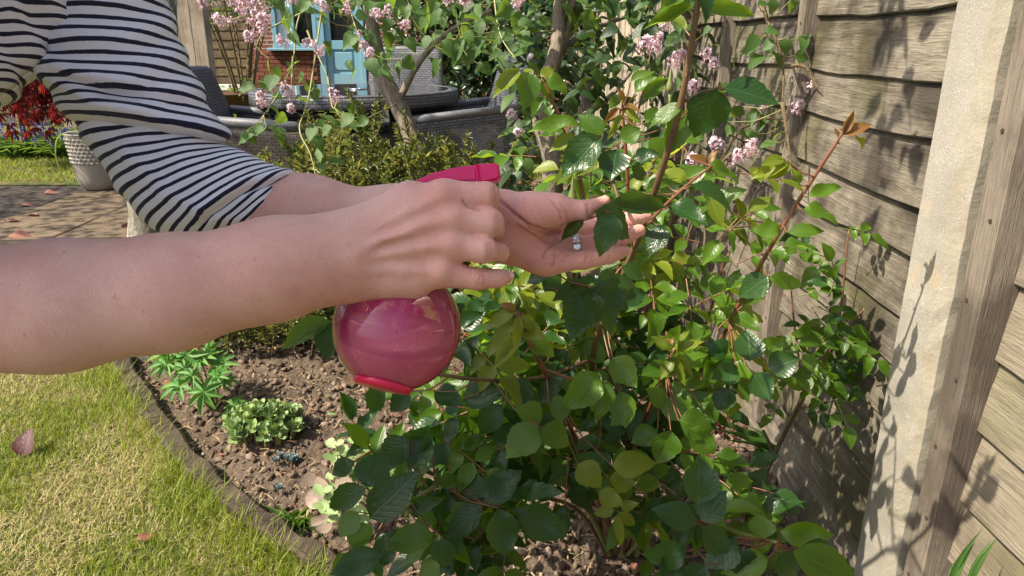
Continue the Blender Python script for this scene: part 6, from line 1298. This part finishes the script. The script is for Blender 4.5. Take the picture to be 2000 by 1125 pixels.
m = MB(); A = at_x(1875, 1150, .585)-t.t.location; m.tube([(0, 0, -.02), tuple(A*.5), tuple(A)], .003, 5); m.build('stem', MT['sprig'], t.t); t.finish()
# ================================================================ red maple, bluebells, pot, lichen tree on the left
mp = Plant(thing('red_maple', 'crimson cut leaf maple beyond the lawn, under the striped sleeve', 'tree', (-4.75, 7.2, 0)))
for pl in ([(-4.75, 7.2, 0), (-4.7, 7.15, .5), (-4.6, 7.0, .95), (-4.3, 6.8, 1.2)], [(-4.7, 7.15, .5), (-4.9, 7.0, 1.0), (-5.2, 6.8, 1.3)], [(-4.6, 7.0, .95), (-4.2, 6.7, .95), (-3.9, 6.6, .75)], [(-4.6, 7.0, .9), (-4.5, 6.7, 1.05), (-4.4, 6.5, .8)]): mp.cane([Vector(p) for p in pl], .035, .010, 'twig', 'branch', True, False)
def maple_mesh(seed):
    r = random.Random(seed); vs_, fs_, us_ = [], [], []; b_ = 0
    for k in range(7):
        a = (k/6-.5)*2*2.0; d = Vector((math.sin(a), math.cos(a), -.25)); L = 1.0-.35*abs(a)/2.0; M = np.array(free_leaf(Vector(), d, UPV, L, L*.20)); v, f, uv = LG['lance1']; vs_.append(v @ M[:3, :3].T+M[:3, 3]); fs_ += [[q+b_ for q in x] for x in f]; us_.append(uv); b_ += len(v)
    return np.concatenate(vs_), fs_, np.concatenate(us_)
LG['maple0'] = maple_mesh(1); LG['maple0'] = (LG['maple0'][0], [list(q) for q in LG['maple0'][1]], LG['maple0'][2])
r = random.Random(31)
for i in range(560):
    a, q = r.uniform(0, 6.28), r.random()**.5; c = r.choice([(-4.55, 6.8, 1.15, .75, .5, .32), (-4.2, 6.6, .85, .55, .4, .30), (-3.95, 6.5, .72, .38, .35, .22), (-4.0, 6.2, .62, .5, .3, .34), (-4.3, 6.3, .8, .6, .3, .4), (-3.72, 6.2, .72, .3, .25, .28)]); P = Vector((c[0]+c[3]*q*math.cos(a), c[1]+c[4]*r.uniform(-1, 1), c[2]+c[5]*q*math.sin(a))); L = r.uniform(.065, .10); mp.leaves.append(('maple0', 'maple_leaf', free_leaf(P, Vector((r.uniform(-1, 1), -.5, -.5)), UPV*.9+TOCAM*.6+jit(.4), L, L)))
mp.finish('twig', 280)
bb = thing('bluebell_border', 'border of bluebells with strappy leaves under the red maple', 'flowers', (-4.6, 6.9, 0)); r = random.Random(14); items = []
for i in range(900):
    P = Vector((r.uniform(-6.2, -3.35), r.uniform(6.75, 7.6), 0)); a = r.uniform(0, 6.28); L = r.uniform(.16, .32); items.append(('strap0', free_leaf(P, Vector((math.cos(a)*.6, math.sin(a)*.6, 1)), Vector((-math.cos(a), -math.sin(a), .3)), L, L*.07)))
join_leaves('leaves', items, 'strap_leaf', bb)
for i in range(60):
    P = Vector((r.uniform(-5.9, -3.4), r.uniform(6.75, 7.3), 0)); h = r.uniform(.25, .42); m = MB(); m.cur = 0; m.tube([(0, 0, 0), (.01, 0, h*.6), (.03, 0, h)], [.003, .0025, .0015], 5)
    m.cur = 1
    for k in range(7):
        t = .55+.45*k/6; a = k*2.0; c = Vector((.03*t+.016*math.cos(a), .016*math.sin(a), h*t)); m.lathe([(.002, .0), (.006, -.004), (.007, -.016), (.011, -.022)], 6, Matrix.Translation(c))
    o = m.build('flower_spike', [MT['sprig'], MT['bluebell']], bb); o.location = P-Vector(bb.location)
# grey planter with bumps
pb = gnd(205, 378); pot = thing('planter', 'tall tapered beige planter with bumpy upper band on the paving', 'planter', (pb.x, pb.y, .036)); S_ = pb.y/5.2; prof = [(0, 0), (.10, 0), (.135, .02), (.155, .07), (.172, .20), (.182, .33), (.188, .395), (.192, .40), (.186, .404), (.178, .40), (.172, .36), (0, .35)]
m = MB(); m.lathe(prof, 56); MT['planter'] = plain('beige ceramic', (.31, .28, .23), .55, .08, 40, .06); m.build('body', MT['planter'], pot, True)
m = MB()
for row in range(7):
    for k in range(34):
        z = .205+.0265*row; rr_ = np.interp(z, [p[1] for p in prof[:7]], [p[0] for p in prof[:7]]); a = 6.283*(k+.5*(row % 2))/34; c = Vector((rr_*math.cos(a), rr_*math.sin(a), z)); o_ = Vector((math.cos(a), math.sin(a), 0)); s = Vector((-math.sin(a), math.cos(a), 0)); m.add([c+s*.016, c+UPV*.0165, c-s*.016, c-UPV*.0165, c+o_*.010], [[0, 1, 4], [1, 2, 4], [2, 3, 4], [3, 0, 4]])
m.build('bump_band', MT['planter'], pot); m = MB(); m.lathe([(0, .352), (.17, .352)], 30); m.build('compost', MT['soil'], pot)
sp_ = Plant(thing('spider_plant', 'trailing plant with pale striped strap leaves in the beige planter', 'plant', (pb.x, pb.y, .39)))
for i in range(10): a = r.uniform(0, 6.28); L = r.uniform(.10, .17); sp_.leaves.append(('strap0', 'strap_pale' if i % 2 else 'strap_leaf', free_leaf(Vector(sp_.t.location)+Vector((.06*math.cos(a), .06*math.sin(a), 0)), Vector((math.cos(a), math.sin(a), .7)), Vector((-math.cos(a), -math.sin(a), 1)), L, .018)))
m = MB(); c = [(0, 0, 0), (-.10, -.06, .055), (-.20, -.10, .02), (-.235, -.11, -.12), (-.21, -.11, -.25), (-.165, -.12, -.35)]; sp3 = spline(c, 8); v = []; f = []
for i, p in enumerate(sp3): w = .011*(1-.6*i/len(sp3)); v += [Vector(p)+Vector((0, -w, w*.4)), Vector(p)+Vector((0, 0, -.002)), Vector(p)+Vector((0, w, w*.4))]
f = [[i*3+k, i*3+k+1, (i+1)*3+k+1, (i+1)*3+k] for i in range(len(sp3)-1) for k in (0, 1)]; obj('trailing_leaf', mesh('trailing_leaf', v, f, MT['strap_pale'], True, [(.5, .5)]*len(v)), sp_.t); sp_.finish()
lt = Plant(thing('lichen_tree', 'pale lichen crusted tree trunk behind the striped sleeve', 'tree', (gnd(292, 672).x, gnd(292, 672).y, 0)))
lx, ly = lt.t.location.x, lt.t.location.y; m = MB(); P = spline([(0, 0, -.03, .10), (.02, 0, .10, .082), (.05, .02, .35, .072), (.10, .03, .7, .068), (.18, .05, 1.15, .064), (.26, .06, 1.7, .058)], 8); v, f = tube_geo([tuple(p[:3]) for p in P], [p[3]*(1+.05*math.sin(i*1.9)) for i, p in enumerate(P)], 18); m.add(v, f); m.build('trunk', MT['lichen_bark'], lt.t, True)
T = Vector((lx+.26, ly+.06, 1.68))
for a, L in ((.3, 1.0), (1.6, .8), (2.6, 1.2), (3.6, 1.1), (4.8, .7), (5.6, .9)): lt.cane([T, T+Vector((math.cos(a)*.4*L, math.sin(a)*.4*L, .45)), T+Vector((math.cos(a)*L, math.sin(a)*L, .8))], .032, .010, 'lichen_bark', 'branch', True, False)
CROWN = [(-2.5, 3.5, 2.8, 1.0, .9, .5), (-1.7, 4.2, 2.9, .9, .8, .5)]  # unseen crown, set off from the trunk to shade the table and chairs
blob_leaves(lt, CROWN, 1500, 'lilac_leaf', OK_, .05, .075, 17, .2); lt.finish('twig', 0)
# ================================================================ fallen leaves
def fallen(label, x, y, L, mat, rz, z=None, name='fallen_leaf'):
    P = gnd(x, y); o = obj(name, leaf_me('rose2' if mat != 'maple_leaf' else 'maple0', mat)); zz = z if z is not None else (.045 if P.y > 2.98 and P.x > -3.05 else .012); s = L*P.y*1.05/FPX; o.matrix_basis = frame(Vector((P.x, P.y, zz)), Vector((math.cos(rz), math.sin(rz), .12)), UPV+jit(.2), (s*.62, s, s)); return tag(o, label, 'leaf', 'fallen leaves')
A = gnd(50, 892); o = obj('fallen_leaf', leaf_me('rose1', 'wine_leaf')); o.matrix_basis = frame(Vector((A.x, A.y-.01, .004)), Vector((.05, .45, .8)), Vector((.15, -1, .5)), (.064, .080, .080)); tag(o, 'upright wine red leaf fallen on the lawn', 'leaf', 'fallen leaves')
for (x, y, L, rz, lab) in ((268, 1065, 46, .8, 'pale pinkish leaf lying in the lawn grass'), (85, 380, 30, .3, 'pink dry leaf on the soil nearest the beige planter'), (36, 404, 42, .1, 'long dry leaf in the soil strip beside the paving'), (60, 420, 30, 2.2, 'curled dry leaf at the paving edge, above the pink one'), (12, 446, 34, .5, 'pink leaf at the picture edge where soil meets paving'), (18, 476, 56, 0.0, 'large flat dry leaf on the paving just above the bare arm'), (75, 433, 26, 2.8, 'small tan leaf on the paving edge'), (55, 355, 22, 1.0, 'small dry leaf on grass between bluebells and soil'), (100, 352, 20, 2.0, 'tiny tan leaf on grass nearer the planter')):
    fallen(lab, x, y, L, 'dead_leaf', rz)
fallen('orange red leaf on the paving beside the lichen trunk', 246, 455, 26, 'maple_leaf', .4)
fallen('large brown dry leaf on the soil below the pink bottle', 668, 772, 50, 'brown_leaf', .9, zs_(gnd(672, 768))+.02)
fallen('small round pale leaf lying on bare soil right of the sedum', 640, 832, 20, 'pale_leaf', .4, zs_(gnd(640, 832))+.012)
fallen('small yellow leaf fallen on soil under the bottle', 640, 795, 16, 'spiky_gold', 1.9, zs_(gnd(640, 795))+.014)
ap = Plant(thing('shade_tree', 'unseen spreading tree beside the lawn, added to shade the paving', 'tree', (-5.3, 3.0, 0)))  # tree outside the view, put in so its crown dapples the paving
ap.cane([Vector(p) for p in ((-5.3, 3.0, -.02), (-5.28, 3.0, .8), (-5.2, 3.05, 1.6), (-5.0, 3.1, 2.3))], .10, .05, 'lichen_bark', 'trunk', True, False)
for a, L in ((0, 1.2), (1.2, 1.0), (2.3, 1.1), (3.5, 1.0), (4.6, 1.1), (5.4, 1.0)): ap.cane([Vector((-5.2, 3.05, 1.6)), Vector((-5.15+math.cos(a)*.5*L, 3.05+math.sin(a)*.5*L, 2.2)), Vector((-5.1+math.cos(a)*L, 3.05+math.sin(a)*L, 2.5))], .035, .012, 'lichen_bark', 'branch', True, False)
blob_leaves(ap, [(-5.1, 3.1, 2.6, 1.3, 1.5, .7), (-5.0, 4.3, 2.5, 1.0, .8, .6)], 2200, 'lilac_leaf', OK_, .06, .09, 19, .3); ap.finish('twig', 0)

K2 = random.Random(77); lit = []
for i in range(260):
    y = K2.uniform(1.15, 3.0); x = K2.uniform(float(edge_x(y))+.05, .6); a = K2.uniform(0, 6.28); L = K2.uniform(.012, .030); lit.append((K2.choice(['ovate1', 'lance1', 'rose2']), free_leaf(Vector((x, y, float(soil_z(x, y))+.006)), Vector((math.cos(a), math.sin(a), K2.uniform(-.1, .3))), UPV+jit(.5), L, L*K2.uniform(.3, .6))))
tag(join_leaves('leaf_litter', lit, 'dead_leaf'), 'scraps of brown leaf litter on the soil', kind='stuff')
# ================================================================ lawn grass: nobody could count it
def grass_mat(name, a, b, tr):
    t = NT(name); isl = t.n('NewGeometry').outputs['Random Per Island']; c = t.ramp(isl, [(0, a), (.6, b), (1, [x*1.25 for x in b])]); t.bsdf(color=c, rough=.5, spec=.3)
    mx = t.n('MixShader', {0: .3, 1: t.p.outputs[0], 2: t.n('BsdfTranslucent', {'Color': tr}).outputs[0]}); t.t.links.new(mx.outputs[0], t.out.inputs[0]); return t.m
MT['grass'] = grass_mat('grass blade', (.075, .125, .012), (.20, .245, .028), (.45, .53, .04)); MT['dry'] = grass_mat('dry grass blade', (.30, .25, .10), (.46, .39, .18), (.5, .42, .18))
def grass(name, label, n, xr, yr, hgt, wid, mats, dry, seed, keep, lean=.55):
    r = np.random.RandomState(seed); x = r.uniform(xr[0], xr[1], n); y = r.uniform(yr[0], yr[1], n)
    k = keep(x, y, r); x, y = x[k], y[k]; n = len(x); patch = hnoise(x, y, 3.4, 5)*.65+hnoise(x, y, 9, 6)*.35; isdry = r.rand(n) < np.clip(.40+(patch-.45)*1.9, .16, .80)*dry
    h = hgt(x, y, r)*np.where(isdry, .62, 1.0); a = r.uniform(0, 6.283, n); ln = lean*(.3+r.rand(n))*np.where(isdry, 2.2, 1.0); d = np.stack([np.cos(a), np.sin(a)], -1); w = wid*(.6+.8*r.rand(n)); s = np.stack([-d[:, 1], d[:, 0]], -1)*w[:, None]
    def P(t, ws):
        c = np.zeros((n, 3)); c[:, 0] = x+d[:, 0]*ln*h*t*t; c[:, 1] = y+d[:, 1]*ln*h*t*t; c[:, 2] = h*t*(1-.18*ln*t); sd = np.zeros((n, 3)); sd[:, :2] = s*ws; return c-sd, c+sd
    a0, a1 = P(0, 1.0); b0, b1 = P(.5, .9); c0, c1 = P(1.0, .12); v = np.stack([a0, a1, b1, b0, c1, c0], 1).reshape(-1, 3); base_ = 6*np.arange(n)[:, None]; f = np.concatenate([base_+np.array([[0, 1, 2, 3]]), base_+np.array([[3, 2, 4, 5]])]); mi = np.concatenate([isdry, isdry]).astype(np.int32)
    me = fast_mesh(name, v, f, [MT['grass'], MT['dry']], True); me.polygons.foreach_set('material_index', mi); return tag(obj(name, me), label, kind='stuff')
def near_keep(x, y, r):
    ex = edge_x(y); D = y*CP+CAMH*SP; inview = (x > -1.0/1.40*D*1.06-.9) & (x < ex-.004); return inview & (r.rand(len(x)) < np.clip(1.9/np.maximum(y, .5), 0, 1)**1.5*1.4)
def edge_h(x, y, r): return .016+.011*r.rand(len(x))+.034*np.exp(-np.maximum(edge_x(y)-x, 0)/.07)*(.4+.6*r.rand(len(x)))
grass('grass', 'short patchy lawn grass, green and straw coloured', 260000, (-2.9, .1), (.75, 3.2), edge_h, .0009, None, 1.0, 1, near_keep, .75)
grass('grass', 'longer green grass overhanging the timber edging', 42000, (-1.3, .1), (1.1, 2.9), lambda x, y, r: .032+.042*r.rand(len(x)), .0010, None, .25, 2, lambda x, y, r: (x < edge_x(y)+.045*r.rand(len(x))**2) & (x > edge_x(y)-.16*r.rand(len(x))**1.3) , .85)
grass('grass', 'mown grass of the lawn by the bluebells and under the chairs', 75000, (-7.5, .5), (5.62, 8.6), lambda x, y, r: .03+.03*r.rand(len(x)), .0028, None, .5, 3, lambda x, y, r: (x > -y*.78-1.5), .7)
grass('grass', 'distant mown grass in front of the house', 30000, (-7.5, -.8), (8.6, 14.1), lambda x, y, r: .03+.03*r.rand(len(x)), .006, None, .45, 4, lambda x, y, r: (x > -y*.62), .7)
